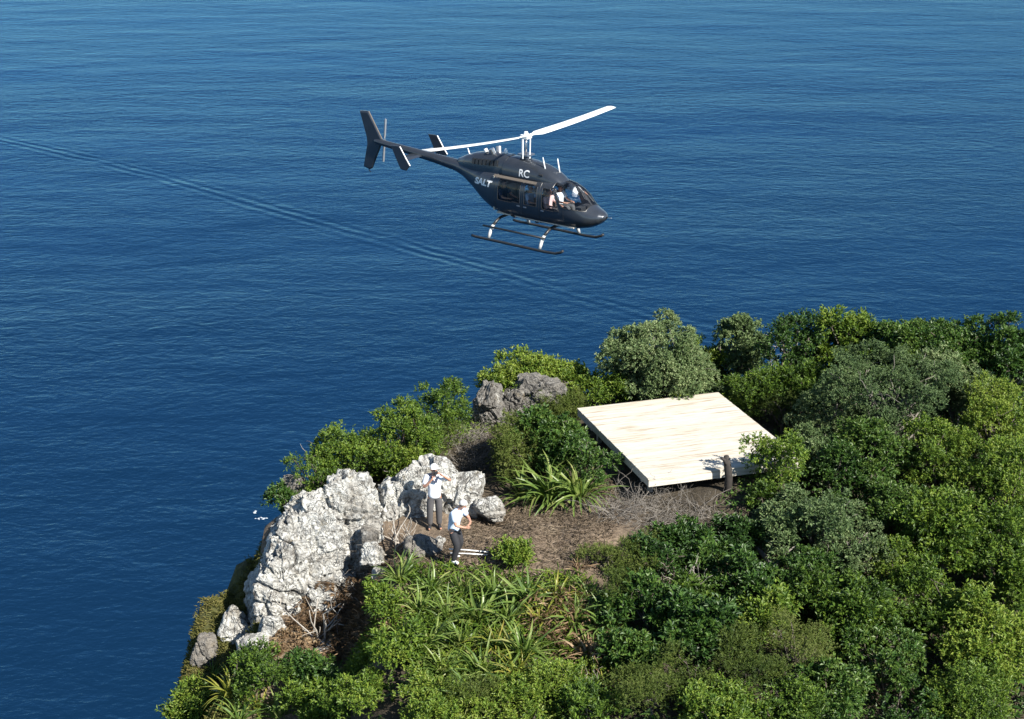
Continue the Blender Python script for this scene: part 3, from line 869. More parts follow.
tag(mesh_np('undergrowth', V, F, M['dark']), 'broad-leaved undergrowth over the rest of the headland', 'undergrowth', kind='stuff')
cover('leaf_litter', [(385, 560), (440, 540), (490, 505), (560, 495), (620, 480), (610, 560), (560, 590), (430, 580)], 9000, 0.16, 0.014, 0.12, M['straw'],
      'dry straw and leaf litter over the brown clearing', 'litter', 0.05, 0.1)
cover('leaf_litter', [(310, 640), (330, 560), (370, 540), (400, 560), (370, 660)], 5000, 0.2, 0.014, 0.2, M['straw'],
      'dry grass lying over the white boulders and below them', 'litter', 0.12, 0.1)
cover('leaf_litter', [(520, 605), (600, 600), (612, 655), (565, 665), (530, 640)], 1300, 0.3, 0.022, 0.25, M['deadleaf'],
      'rust brown dead leaves matted in the inland half of the flax bed', 'litter', 0.3, 0.1)
cover('leaf_litter', [(285, 625), (330, 575), (380, 575), (385, 640), (340, 665)], 4500, 0.2, 0.016, 0.3, M['deadleaf'],
      'brown dead bracken litter below the big white boulder', 'litter', 0.25, 0.1)
mp = rng.uniform((-11, 34), (-5.9, 46), (70000, 2))
mz = ground(mp[:, 0], mp[:, 1])
k = (mz < -0.7) & (mz > -16) & ((mp[:, 0] < -6.3) | (mp[:, 1] > 42)) & (vnoise(mp[:, 0] * 0.7, mp[:, 1] * 0.7, 11) > -0.22)
mp, mz = mp[k], mz[k]
V, F = leaves_np(np.column_stack([mp, mz]), unit(rng.normal(size=(len(mp), 3)) * (1, 1, .4) + (0, 0, 0.9)), 0.12, 0.03, 0.25)
tag(mesh_np('moss', V, F, M['moss']), 'olive brown mossy turf on the steep seaward cliff', 'moss', kind='stuff')

# ------------------------------------------------------------------ rocks
def ico(n):
    b = bmesh.new(); bmesh.ops.create_icosphere(b, subdivisions=n, radius=1.0)
    r = np.array([v.co for v in b.verts]), np.array([[v.index for v in f.verts] for f in b.faces]); b.free()
    return r
ICO = {5: ico(5), 6: ico(6)}
def rock(px, py, z, half, label, mat='rock', cuts=9, rot=(0, 0, 0), seed=0, rough=0.05, planes=(), name='boulder', tip=None, depth=None):
    """a broken block: a rounded cube cut by planes, with ledges, cracks and small relief."""
    r = np.random.default_rng(100 + seed)
    ICO_V, ICO_F = ICO[6 if max(half) > 1.1 else 5]
    V = ICO_V / (np.abs(ICO_V) ** 5).sum(1, keepdims=True) ** (1 / 5)
    for n, d in planes:
        n = unit(np.array(n, float)); V = V - np.maximum(0, V @ n - d)[:, None] * n
    for i in range(cuts):
        n = unit(r.normal(size=3) * np.array([1, 1, 0.8])); d = r.uniform(0.72, 1.0)
        V = V - np.maximum(0, V @ n - d)[:, None] * n
    if tip is not None:
        s_ = np.clip(1 - tip * np.clip(V[:, 2] + 0.3, 0, 2), 0.12, 1.2); V[:, :2] *= s_[:, None]
    V = V * np.asarray(half)
    off = Vector(r.uniform(0, 100, 3))
    nv = unit(V / np.asarray(half) ** 1.5)
    D = np.empty(len(V))
    for i, v in enumerate(V):
        v = Vector(v)
        c0 = mnoise.cell(Vector((v.x * 0.9 + v.z * 0.35, v.y * 0.9, v.z * 1.1)) * 1.7 + off)       # blocky ledges
        D[i] = 0.7 * mnoise.noise(v * 1.1 + off) + 0.45 * mnoise.noise(v * 2.9 + off) + 0.42 * mnoise.noise(v * 7 + off) - 0.3 * abs(mnoise.noise(v * 11 + off)) + 0.25 * mnoise.noise(v * 17 + off) + 0.75 * c0 - 1.5 * max(0, 0.07 - abs(mnoise.noise(v * 1.3 - off))) / 0.07 - 0.8 * max(0, 0.05 - abs(mnoise.noise(Vector((v.x, v.y, v.z * 0.4)) * 2.6 + off))) / 0.05
    V = V + nv * (D * rough)[:, None]
    o = mesh_np(name, V, ICO_F, M[mat], smooth=False)
    c = at(px, py, z) if z is not None else hit(px, py, 0.12 * half[2])
    o.location = tuple(c); o.rotation_euler = rot
    return tag(o, label, 'rock', 'white boulders' if mat == 'rock' else 'grey rocks')

rock(287, 588, -1.45, (1.0, 0.85, 1.5), 'largest white lichen-covered slab, leaning down the cliff edge with a steep flat face', seed=1, cuts=4,
     planes=(((0.3, -0.85, 0.42), 0.6), ((-1, -0.1, 0.25), 0.85), ((-0.6, -0.1, 0.8), 0.86), ((1, -0.2, 0.75), 0.78)), rot=(0, 0.32, 0.1), rough=0.11)
rock(304, 546, -0.55, (1.15, 0.9, 1.2), 'cracked white slab stepping up from the leaning slab towards the broad boulder', seed=31, cuts=4,
     planes=(((0.15, -0.85, 0.5), 0.58), ((-0.8, -0.15, 0.6), 0.7), ((0.1, 0.1, 1), 0.8)), rot=(0, -0.2, -0.1), rough=0.12)
rock(340, 522, -0.1, (1.35, 1.0, 1.3), 'broad white boulder with brown hollows, next above the cracked slab', seed=2, cuts=3,
     planes=(((0.1, -0.8, 0.62), 0.58), ((-0.3, 0, 1), 0.84), ((1, 0, .3), 0.8), ((-0.8, -0.2, 0.7), 0.9)), rough=0.14)
rock(293, 503, -0.1, (0.36, 0.6, 0.75), 'narrow grey rock standing at the very cliff edge behind the big boulder', 'greyrock', seed=3)
rock(326, 596, None, (0.42, 0.4, 0.42), 'small white block leaning on the face of the largest slab', seed=4)
rock(346, 582, None, (0.3, 0.3, 0.3), 'small cracked white rock beside the leaning block', seed=24)
rock(404, 503, 0.25, (0.72, 0.6, 1.0), 'tall white rock directly behind the standing person', seed=5, cuts=6, planes=(((0.15, -1, 0.4), 0.6), ((-0.6, 0, 1), 0.8)), rough=0.12)
rock(441, 494, 0.38, (0.8, 0.65, 0.92), 'rugged white rock at the shoulder of the standing person, farther inland', seed=6, cuts=6, planes=(((0.2, -1, 0.3), 0.6),), rough=0.13)
rock(468, 492, 0.45, (0.46, 0.5, 0.62), 'rounded white boulder at the inland end of the rocks behind the people', seed=7, rough=0.05, cuts=14)
rock(490, 508, 0.15, (0.4, 0.38, 0.32), 'small white boulder lying inland of the rounded one', seed=8)
rock(373, 556, -0.3, (0.3, 0.28, 0.32), 'knobbly white rock in the cleft between the big boulders', seed=9, rough=0.07)
rock(368, 540, -0.15, (0.24, 0.3, 0.3), 'dark grey rock wedged in the shade of the cleft', 'greyrock', seed=10)
rock(381, 574, -0.55, (0.22, 0.22, 0.18), 'fist-shaped pale stone at the lower end of the cleft', seed=11)
rock(424, 549, 0.0, (0.48, 0.35, 0.3), 'low grey rock on the ground beside the stooping person', 'greyrock', seed=12)
rock(441, 541, 0.05, (0.14, 0.13, 0.12), 'little pale stone between the feet of the two people', seed=13)
rock(486, 406, 0.8, (0.52, 0.5, 0.66), 'craggy grey rock at the seaward end of the outcrop', 'greyrock', seed=14, rough=0.11)
rock(538, 395, 0.95, (0.8, 0.5, 0.5), 'long pale grey rock in the middle of the outcrop', 'greyrock', seed=15, rough=0.11)
rock(512, 403, 0.7, (0.45, 0.45, 0.6), 'split grey rock between the craggy one and the long one', 'greyrock', seed=16, rough=0.1, rot=(0, 0.4, 0))
rock(510, 417, 0.3, (0.6, 0.5, 0.36), 'low grey rock at the foot of the outcrop', 'greyrock', seed=17, rough=0.1)
rock(566, 394, 0.8, (0.34, 0.36, 0.4), 'grey rock at the deckward end of the outcrop', 'greyrock', seed=18, rough=0.08)
rock(236, 626, None, (0.5, 0.45, 0.62), 'pointed wedge of white rock on the lower cliff edge', seed=19, tip=0.6, cuts=5)
rock(206, 652, None, (0.42, 0.45, 0.5), 'grey-white rock sloping into the sea cliff below the pointed wedge', 'greyrock', seed=20, tip=0.3)
rock(272, 630, None, (0.4, 0.35, 0.4), 'blocky white rock just below the largest slab', seed=21)
rock(252, 648, None, (0.45, 0.4, 0.3), 'flat white rock between the wedge and the fresh green shrub', seed=22)
rock(325, 650, None, (0.22, 0.2, 0.16), 'pale stone lying under the bleached dead bush', seed=23)

# ------------------------------------------------------------------ dead wood
def brush(px, py, rx, ry, h, n, L, mat, label, name='dead_bush', cat='dead bush', rad=0.012, upr=0.5, group=None):
    c = hit(px, py, 0.1)
    c[2] = g1(c[0], c[1])
    root = empty(name, c, label=label, cat=cat, group=group)
    m = MB()
    for i in range(n):
        a = rng.uniform(0, 6.28); r = math.sqrt(rng.random())
        p = np.array([r * rx * math.cos(a), r * ry * math.sin(a), 0.0])
        p[2] = g1(c[0] + p[0], c[1] + p[1]) - c[2] + rng.uniform(0, h) * (1 - 0.6 * r)
        d = unit(rng.normal(size=3) * np.array([1, 1, 0.5]) + np.array([0, 0, upr])) * L * rng.uniform(0.5, 1.2)
        q = curve_pts(p, p + d, 0.12, 5)
        r0 = rad * rng.uniform(0.5, 1.6)
        m.tube(q, np.linspace(r0, r0 * 0.3, 5), 4)
        for _ in range(3):
            s = q[rng.integers(1, 5)]
            e = s + unit(d + rng.normal(0, L * 0.5, 3)) * L * rng.uniform(0.2, 0.5)
            m.tube(curve_pts(s, e, 0.12, 4), np.linspace(r0 * 0.5, r0 * 0.2, 4), 3)
    tag(m.build('twigs', M[mat], root, True), kind='stuff')
    return root
brush(642, 514, 1.2, 0.9, 0.4, 280, 0.75, 'greytwig', 'heap of grey cut brushwood in front of the near corner of the deck', 'brush_heap', 'brushwood', rad=0.0065, upr=0.2)
brush(700, 522, 0.9, 0.6, 0.25, 90, 0.8, 'greytwig', 'grey brushwood in the shade under the inland end of the deck', 'brush_heap', 'brushwood', rad=0.0065, upr=0.2)
brush(470, 448, 0.7, 1.2, 0.4, 220, 0.6, 'greytwig', 'thicket of grey dead twigs between the outcrop and the white rocks', rad=0.006)
brush(322, 640, 0.25, 0.2, 0.1, 7, 1.25, 'deadwood', 'bleached dead bush with bare white branches below the largest slab', rad=0.025, upr=1.6)
brush(336, 477, 0.7, 0.2, 0.2, 16, 1.1, 'deadwood', 'bare crooked pale stems under the shrubs at the cliff edge', rad=0.022, upr=1.0)
brush(390, 470, 0.6, 0.2, 0.2, 12, 1.2, 'deadwood', 'bare crooked pale stems rising behind the cleft in the rocks', rad=0.024, upr=1.3)
brush(790, 348, 0.6, 0.4, 1.6, 14, 1.1, 'deadwood', 'bare bleached branches among the skyline trees', rad=0.022, upr=0.8)
brush(590, 690, 0.35, 0.3, 0.2, 26, 0.6, 'deadwood', 'pale dead twigs beside the spiky yellow-green rosette', rad=0.012)
brush(855, 668, 0.3, 0.3, 1.0, 16, 0.8, 'deadwood', 'grey dead twigs in the dark hollow near the lower frame edge', rad=0.012)
brush(692, 596, 0.3, 0.3, 0.6, 12, 1.0, 'deadwood', 'bare pale stems standing in the shade below the brushwood', rad=0.016, upr=1.2)
brush(395, 548, 0.5, 0.3, 0.2, 10, 0.9, 'deadwood', 'pale driftwood-like branch leaning on the white rocks beside the people', rad=0.02, upr=0.8)
brush(352, 560, 0.7, 0.5, 0.1, 60, 0.6, 'deadwood', 'dry brown twigs lying across the middle of the white boulders', rad=0.008, upr=0.0)

def bracken(px, py, rx, ry, n, label, mat='deadleaf', group=None):
    c = hit(px, py, 0.15); c[2] = g1(c[0], c[1])
    root = empty('bracken', c, label=label, cat='bracken', group=group)
    m = MB(); VV = []; AX = []
    for i in range(n):
        a = rng.uniform(0, 6.28); r = math.sqrt(rng.random())
        p = np.array([r * rx * math.cos(a), r * ry * math.sin(a), 0.0]); p[2] = g1(c[0] + p[0], c[1] + p[1]) - c[2]
        b = rng.uniform(0, 6.28)
        L = rng.uniform(0.4, 0.8)
        t = np.linspace(0, 1, 7)[:, None]
        q = p + np.array([math.cos(b), math.sin(b), 0]) * t * L * 0.8 + np.array([0, 0, 1.0]) * (t * 0.9 - t ** 2 * 0.8) * L
        m.tube(q, np.linspace(0.008, 0.003, 7), 3)
        tt = rng.uniform(0.15, 1, 40)
        s = np.stack([np.interp(tt, t[:, 0], q[:, j]) for j in range(3)], 1)
        VV.append(s); AX.append(unit(np.array([-math.sin(b), math.cos(b), 0]) * rng.choice([-1, 1], 40)[:, None] + rng.normal(0, 0.4, (40, 3))))
    m.build('stalks', M['bark'], root)
    V, F = leaves_np(np.concatenate(VV), np.concatenate(AX), 0.14, 0.028, 0.4)
    tag(mesh_np('fronds', V, F, M[mat], root), kind='stuff')
bracken(338, 612, 0.75, 0.6, 90, 'rust brown dead bracken below the largest white slab', group='dead bracken')
bracken(300, 640, 0.6, 0.4, 50, 'darker brown dead bracken under the bleached bush', group='dead bracken')
bracken(392, 612, 0.3, 0.3, 20, 'small orange brown dead fern among the green at the seaward end of the flax', group='dead bracken')
bracken(392, 470, 0.3, 0.3, 22, 'orange brown dead fern above the cleft in the rocks', group='dead bracken')

# fallen logs below the deck
m = MB(); a, b = hit(752, 540, 0.5), hit(800, 596, 0.45)
m.tube(curve_pts(a, b, 0.03, 6), np.linspace(0.05, 0.11, 6), 8)
m.tube(curve_pts((a + b) / 2, (a + b) / 2 + (0.5, 0.2, 0.5), 0.1, 4), np.linspace(0.05, 0.015, 4), 6)
tag(m.build('fallen_trunk', M['greytwig'], smooth=True), 'leaning grey dead trunk under the lobe-shaped blue-grey tree', 'trunk')
# ------------------------------------------------------------------ deck
DZ = 1.0
A0, A1, A2 = at(577, 408, DZ), at(718, 392, DZ), at(655, 478, DZ)
e1 = A1 - A0; Wd = float(np.linalg.norm(e1)); e1 /= Wd
e2 = np.cross(e1, (0, 0, 1.0)); e2 *= np.sign(e2 @ (A2 - A0)); Dd = float((A2 - A0) @ e2)
ang = math.atan2(e1[1], e1[0])
deck = empty('wooden_deck', (A0[0], A0[1], 0.3), (0, 0, ang), 'square platform of new pale pine boards on the clifftop', 'deck')
# local frame: x along the boards, -y towards the camera, z from the empty
NP_ = 44
pw = Dd / NP_
zt = DZ - 0.3
pm = []
for w_ in range(5):
    mb = MB(); mb.box((0, 0, 0), (Wd * 0.5, pw * 0.5 - (0.0015, 0.003, 0.005, 0.008, 0.013)[w_], 0.016))
    o = mb.build('plank', M['pine']); pm.append(o.data); bpy.data.objects.remove(o)
for i in range(NP_):
    o = bpy.data.objects.new('plank', pm[int(rng.choice(5, p=(0.25, 0.2, 0.2, 0.15, 0.2)))])
    o.location = (Wd / 2 + rng.normal(0, 0.003), -(i + 0.5) * pw, zt - 0.016 + rng.normal(0, 0.0005))
    o.rotation_euler = (rng.normal(0, 0.002), rng.normal(0, 0.0001), 0)
    link(o, deck)
for i in range(9):
    mb = MB(); mb.box((0.03 + (Wd - 0.06) * i / 8, -Dd / 2, zt - 0.032 - 0.096), (0.022, Dd / 2 - 0.04, 0.094))
    mb.build('joist', M['pine'], deck)
for yy in (-0.02, -Dd + 0.02):
    mb = MB(); mb.box((Wd / 2, yy, zt - 0.036 - 0.1), (Wd / 2 - 0.02, 0.018, 0.098)); mb.build('fascia_board', M['pine'], deck)
for yy in (-0.9, -Dd / 2, -Dd + 0.7):
    mb = MB(); mb.box((Wd / 2, yy, zt - 0.225 - 0.07), (Wd / 2 - 0.1, 0.045, 0.068)); mb.build('bearer', M['pine'], deck)
    for xx in (0.25, Wd / 2, Wd - 0.25):
        mb = MB(); mb.box((xx + 0.1, yy, zt - 0.37 - 0.6), (0.06, 0.06, 0.6)); mb.build('post', M['pine'], deck)
# dark stump standing at the near edge of the deck
c = hit(727, 492, 0.0); z = g1(c[0], c[1])
m = MB(); m.tube([(c[0], c[1], z - 0.2), (c[0] + .03, c[1], z + 0.4), (c[0] - 0.02, c[1] + .02, z + 0.75), (c[0] - 0.06, c[1], z + 1.0)], [0.13, 0.1, 0.1, 0.07], 9)
m.tube([(c[0], c[1], z + 0.72), (c[0] - 0.12, c[1] - 0.05, z + 0.92), (c[0] - 0.2, c[1] - .05, z + 0.98)], [0.07, 0.05, 0.03], 6)
tag(m.build('tree_stump', M['darkwood'], smooth=True), 'dark weathered stump standing at the near edge of the pale deck', 'stump')
# two pale poles on the ground beside the stooping person
for i, (p, q, lab) in enumerate((((449, 549), (488, 552), 'upper of two thin pale poles lying by the stooping person'), ((450, 553), (487, 555), 'lower of two thin pale poles lying by the stooping person'))):
    a, b = hit(*p, 0.22), hit(*q, 0.06)
    m = MB(); m.tube([a, (a + b) / 2 + (0, 0, .01), b], 0.016, 6)
    tag(m.build('pole', M['white'], smooth=True), lab, 'pole', 'pale poles on the clearing')

# ------------------------------------------------------------------ people
def skin_obj(name, chains, mat, parent, levels=2):
    """chains: list of [(xyz, radius), ...]; equal points are shared, so that limbs join. One continuous skinned surface."""
    vs_, rs, es, key = [], [], [], {}
    for ch in chains:
        prev = None
        for co, r in ch:
            k = tuple(round(c, 4) for c in co)
            if k not in key:
                key[k] = len(vs_); vs_.append(co); rs.append(r if isinstance(r, tuple) else (r, r))
            i = key[k]
            if prev is not None and prev != i and (prev, i) not in es and (i, prev) not in es: es.append((prev, i))
            prev = i
    me = bpy.data.meshes.new(name); me.from_pydata(vs_, es, [])
    o = bpy.data.objects.new(name, me); link(o, parent)
    me.materials.append(mat)
    md = o.modifiers.new('skin', 'SKIN'); md.use_smooth_shade = True
    lay = me.skin_vertices[0].data if me.skin_vertices else None
    if lay is None:
        bm = bmesh.new(); bm.from_mesh(me); bm.verts.layers.skin.verify(); bm.to_mesh(me); bm.free(); lay = me.skin_vertices[0].data
    comp = list(range(len(vs_)))
    def root_of(i):
        while comp[i] != i: i = comp[i]
        return i
    for a, b in es: comp[max(root_of(a), root_of(b))] = min(root_of(a), root_of(b))
    for i, r in enumerate(rs):
        lay[i].radius = r; lay[i].use_root = root_of(i) == i
    sb = o.modifiers.new('sub', 'SUBSURF'); sb.levels = levels; sb.render_levels = levels
    return o

def lerp(a, b, t): return tuple(a[i] + (b[i] - a[i]) * t for i in range(3))

def hand_chains(wrist, dirv, side):
    """palm plus four unequal curled fingers and a thumb from the palm's side."""
    d = unit(np.array(dirv, float)); s = unit(np.array(side, float) - d * np.dot(side, d)); n = np.cross(d, s)
    w = np.array(wrist)
    out = []
    palm = [(tuple(w), 0.026), (tuple(w + d * 0.045), (0.036, 0.018)), (tuple(w + d * 0.09), (0.038, 0.016))]
    for k, L in enumerate((0.068, 0.078, 0.072, 0.056)):
        b = w + d * 0.085 + s * (0.027 - 0.018 * k)
        out.append([(tuple(b), 0.009), (tuple(b + d * L * 0.5 + n * 0.012), 0.0085), (tuple(b + d * L * 0.85 + n * 0.035), 0.0075)])
    b = w + d * 0.035 + s * 0.026
    out.append([(tuple(b), 0.011), (tuple(b + d * 0.025 + s * 0.025 + n * 0.01), 0.0095), (tuple(b + d * 0.055 + s * 0.03 + n * 0.022), 0.008)])
    return palm, out

def person(J, loc, rz, label, group, shirt, trousers, hairmat, hat=None, name='person'):
    """J: joints in the person's own frame (facing -y, z up, feet at 0)."""
    root = empty(name, loc, (0, 0, rz), label, 'person', group)
    hd = np.array(J['head']); nk = J['neck']
    palmR, finR = hand_chains(J['wrR'], np.array(J['handR']) - J['wrR'], J.get('sideR', (1, 0, 0)))
    palmL, finL = hand_chains(J['wrL'], np.array(J['handL']) - J['wrL'], J.get('sideL', (-1, 0, 0)))
    f = unit(np.array(J['face'], float))
    u = unit(hd - np.array(nk)); u = unit(u - f * (u @ f)); s = np.cross(f, u)
    neckb = lerp(J['chest'], nk, 0.8)
    body = [
        [(J['pelvis'], (0.145, 0.11)), (J['waist'], (0.13, 0.1)), (J['chest'], (0.155, 0.11)), (neckb, (0.07, 0.065)), (nk, 0.055), (tuple(hd - u * 0.045), (0.066, 0.075)), (tuple(hd + u * 0.03), (0.078, 0.092)), (tuple(hd + u * 0.085), (0.062, 0.075))],
        [(tuple(hd - u * 0.045), (0.066, 0.075)), (tuple(hd - u * 0.075 + f * 0.06), 0.03)],
    ]
    for q, palm in (('R', palmR), ('L', palmL)):
        body.append([(J['chest'], (0.155, 0.11)), (J['sh' + q], 0.062), (lerp(J['sh' + q], J['el' + q], 0.5), 0.05), (J['el' + q], 0.041), (lerp(J['el' + q], J['wr' + q], 0.4), 0.038), *palm])
        body.append([(J['pelvis'], (0.145, 0.11)), (J['hip' + q], 0.095), (lerp(J['hip' + q], J['kn' + q], 0.5), 0.078), (J['kn' + q], 0.056), (lerp(J['kn' + q], J['an' + q], 0.35), 0.055), (J['an' + q], 0.038), (J['toe' + q], 0.034)])
    skin_obj('body', body + finR + finL, M['skin'], root)
    # face
    m = MB()
    for sg in (-1, 1):
        e = MB(); c = hd + f * 0.088 + s * 0.032 * sg + u * 0.01
        e.tube([c - f * 0.008, c + f * 0.004], [0.012, 0.007], 8); e.build('eye', M['blackcloth'], root)
        e = MB(); c = hd + s * 0.08 * sg - f * 0.005
        e.tube([c - u * 0.03, c, c + u * 0.032], [0.008, 0.014, 0.012], 6); e.build('ear', M['skin'], root, True)
    e = MB(); e.tube([hd + f * 0.088 + u * 0.012, hd + f * 0.112 - u * 0.022, hd + f * 0.088 - u * 0.03], [0.008, 0.015, 0.01], 6); e.build('nose', M['skin'], root, True)
    e = MB(); c = hd + f * 0.09 - u * 0.058; e.tube([c - s * 0.022, c + f * 0.006, c + s * 0.022], [0.004, 0.007, 0.004], 6); e.build('mouth', M['pink'], root, True)
    # hair: a cap of the skull, brought down at the back
    th, ph = np.meshgrid(np.linspace(0, 1.0, 8), np.linspace(0, 2 * math.pi, 17)[:-1])
    back = (1 - np.cos(ph)) * 0.5
    tm = th * (1.05 + 0.85 * back)
    dirs = np.sin(tm)[..., None] * (np.cos(ph)[..., None] * f + np.sin(ph)[..., None] * s) + np.cos(tm)[..., None] * u
    P = hd + u * 0.03 + dirs * (0.108 if hat is None else 0.104)
    gi = np.arange(16 * 8).reshape(16, 8)
    F = [(gi[i, j], gi[(i + 1) % 16, j], gi[(i + 1) % 16, j + 1], gi[i, j + 1]) for i in range(16) for j in range(7)]
    mesh_np('hair', P.reshape(-1, 3), np.array(F), hairmat, root, True)
    if hat is not None:
        m = MB()
        tm2 = th * 1.25
        dirs = np.sin(tm2)[..., None] * (np.cos(ph)[..., None] * f + np.sin(ph)[..., None] * s) + np.cos(tm2)[..., None] * u
        m.add((hd + u * 0.035 + dirs * 0.116).reshape(-1, 3), F)
        a = np.linspace(-1.1, 1.1, 9)
        inner = [hd + u * 0.06 + 0.112 * (math.cos(t) * f + math.sin(t) * s) for t in a]
        outer = [hd + u * 0.045 + (0.112 + 0.075 * math.cos(t * 1.3)) * (math.cos(t) * f + math.sin(t) * s) for t in a]
        m.add(np.array(inner + outer), [(i, i + 1, 10 + i, 9 + i) for i in range(8)])
        m.build('cap', hat, root, True)
    # clothes
    wl = lerp(J['pelvis'], J['waist'], -0.75)
    sh = [[(wl, (0.18, 0.15)), (lerp(J['pelvis'], J['waist'], 0.1), (0.182, 0.15)), (J['waist'], (0.17, 0.136)), (J['chest'], (0.185, 0.142)), (lerp(J['chest'], nk, 0.62), (0.085, 0.08))]]
    for q in 'RL':
        sh.append([(J['chest'], (0.185, 0.142)), (J['sh' + q], 0.088), (lerp(J['sh' + q], J['el' + q], 0.8), 0.074)])
    skin_obj('shirt', sh, shirt, root)
    tr = []
    for q in 'RL':
        tr.append([(lerp(J['pelvis'], J['waist'], 0.3), (0.152, 0.118)), (J['pelvis'], (0.155, 0.122)), (J['hip' + q], 0.115), (lerp(J['hip' + q], J['kn' + q], 0.5), 0.108), (J['kn' + q], 0.092), (lerp(J['kn' + q], J['an' + q], 0.4), 0.086), (lerp(J['kn' + q], J['an' + q], 0.97), 0.078)])
    skin_obj('trousers', tr, trousers, root)
    for q in 'RL':
        skin_obj('shoe', [[(tuple(np.array(J['an' + q]) + (0, 0.03, -0.03)), 0.048), (J['an' + q], 0.05), (J['toe' + q], (0.05, 0.042))]], M[J.get('shoe', 'blackcloth')], root, 1)
    return root

fc = np.array
# the man standing by the white rock, both hands up at his face
J = dict(pelvis=(0, 0, 0.96), waist=(0, 0.01, 1.14), chest=(0, 0, 1.36), neck=(0, 0, 1.52), head=(0.0, -0.02, 1.64), face=(0.25, -1, 0.12),
         shR=(-0.2, 0, 1.43), elR=(-0.27, -0.12, 1.2), wrR=(-0.1, -0.22, 1.42), handR=(-0.03, -0.2, 1.52), sideR=(1, 0, 0),
         shL=(0.2, 0, 1.43), elL=(0.4, -0.12, 1.36), wrL=(0.2, -0.2, 1.53), handL=(0.08, -0.17, 1.6), sideL=(-1, 0, 0),
         hipR=(-0.1, 0, 0.9), knR=(-0.12, -0.02, 0.5), anR=(-0.13, 0.02, 0.08), toeR=(-0.16, -0.15, 0.04),
         hipL=(0.1, 0, 0.9), knL=(0.11, -0.02, 0.5), anL=(0.11, 0.02, 0.08), toeL=(0.14, -0.15, 0.04))
p = hit(435, 529)
man = person(J, (p[0], p[1], g1(p[0], p[1])), R(8), 'standing person in white top and charcoal trousers with hands raised to the face', 'people on the clifftop', M['shirt'], M['greycloth'], M['darkhair'], M['white'])
m = MB(); m.box((0.02, -0.155, 1.60), (0.06, 0.035, 0.035)); m.tube([(0.02, -0.19, 1.6), (0.02, -0.25, 1.6)], 0.03, 10)
o = m.build('camera_body', M['rubber']); o.name = 'handheld_camera'
o.location = man.location; o.rotation_euler = man.rotation_euler
tag(o, 'small black camera held up to the face by the standing person', 'camera')
m = MB(); m.tube([(-0.09, -0.12, 1.5), (-0.03, -0.165, 1.36), (0.03, -0.17, 1.34), (0.1, -0.12, 1.5)], [0.02, 0.025, 0.025, 0.02], 6)
m.build('neck_cloth', M['navycloth'], man, True)

# the man bending beside the poles
J = dict(pelvis=(0, 0.05, 0.92), waist=(0, 0.03, 1.09), chest=(0, -0.05, 1.3), neck=(0, -0.13, 1.45), head=(0.0, -0.2, 1.55), face=(0, -1, -0.6),
         shR=(-0.2, -0.06, 1.37), elR=(-0.27, -0.16, 1.1), wrR=(-0.12, -0.32, 1.02), handR=(-0.02, -0.36, 1.0), sideR=(0, -0.3, 1),
         shL=(0.2, -0.06, 1.37), elL=(0.28, -0.2, 1.1), wrL=(0.1, -0.36, 1.08), handL=(0.0, -0.38, 1.06), sideL=(0, -0.3, 1),
         hipR=(-0.1, 0.05, 0.87), knR=(-0.13, -0.12, 0.49), anR=(-0.14, 0.0, 0.08), toeR=(-0.15, -0.17, 0.04),
         hipL=(0.1, 0.05, 0.87), knL=(0.13, -0.06, 0.48), anL=(0.17, 0.14, 0.08), toeL=(0.19, -0.02, 0.04), shoe='shirt')
p = hit(456, 562)
person(J, (p[0], p[1], g1(p[0], p[1])), R(62), 'stooping person in pale blue-white top and black trousers with arms folded', 'people on the clifftop', M['bluecloth'], M['blackcloth'], M['hair'])

# ------------------------------------------------------------------ helicopter
HY, HP, HR = R(-37.2), R(1.1), R(1.6)
HROT = Euler((HR, HP, HY))
nose = Vector((3.10, 54.2, 4.02))
Hloc = nose + HROT.to_matrix() @ Vector((-3.3, 0, 0))
heli = empty('helicopter', Hloc, HROT, 'dark charcoal helicopter hovering over the sea with white main rotor', 'helicopter')
def hx(s): return 3.3 - s                      # station aft of the nose -> local x

ST = np.array([ # station, top z, bottom z, half width, squareness
 (0.00, 0.37, 0.31, 0.04, 2.0), (0.05, 0.44, 0.23, 0.17, 2.0), (0.18, 0.51, 0.11, 0.31, 2.1), (0.40, 0.585, -0.02, 0.44, 2.2), (0.60, 0.67, -0.09, 0.52, 2.3), (0.74, 0.82, -0.13, 0.55, 2.3),
 (0.92, 1.01, -0.17, 0.60, 2.4), (1.15, 1.17, -0.19, 0.635, 2.5), (1.45, 1.28, -0.20, 0.66, 2.7), (1.8, 1.33, -0.21, 0.675, 2.9), (2.2, 1.345, -0.21, 0.68, 3.0), (3.0, 1.35, -0.21, 0.68, 3.0),
 (3.9, 1.35, -0.19, 0.67, 3.0), (4.4, 1.35, -0.09, 0.63, 2.8), (4.9, 1.35, 0.15, 0.53, 2.6), (5.4, 1.35, 0.50, 0.39, 2.3), (5.9, 1.34, 0.80, 0.27, 2.1), (6.3, 1.35, 0.93, 0.20, 2.0),
 (7.2, 1.40, 1.06, 0.17, 2.0), (8.5, 1.47, 1.20, 0.135, 2.0), (9.9, 1.55, 1.33, 0.105, 2.0), (10.05, 1.53, 1.36, 0.07, 2.0)])
def prof(s):
    s = np.asarray(s, float)
    return [np.interp(s, ST[:, 0], ST[:, k]) for k in range(1, 5)]
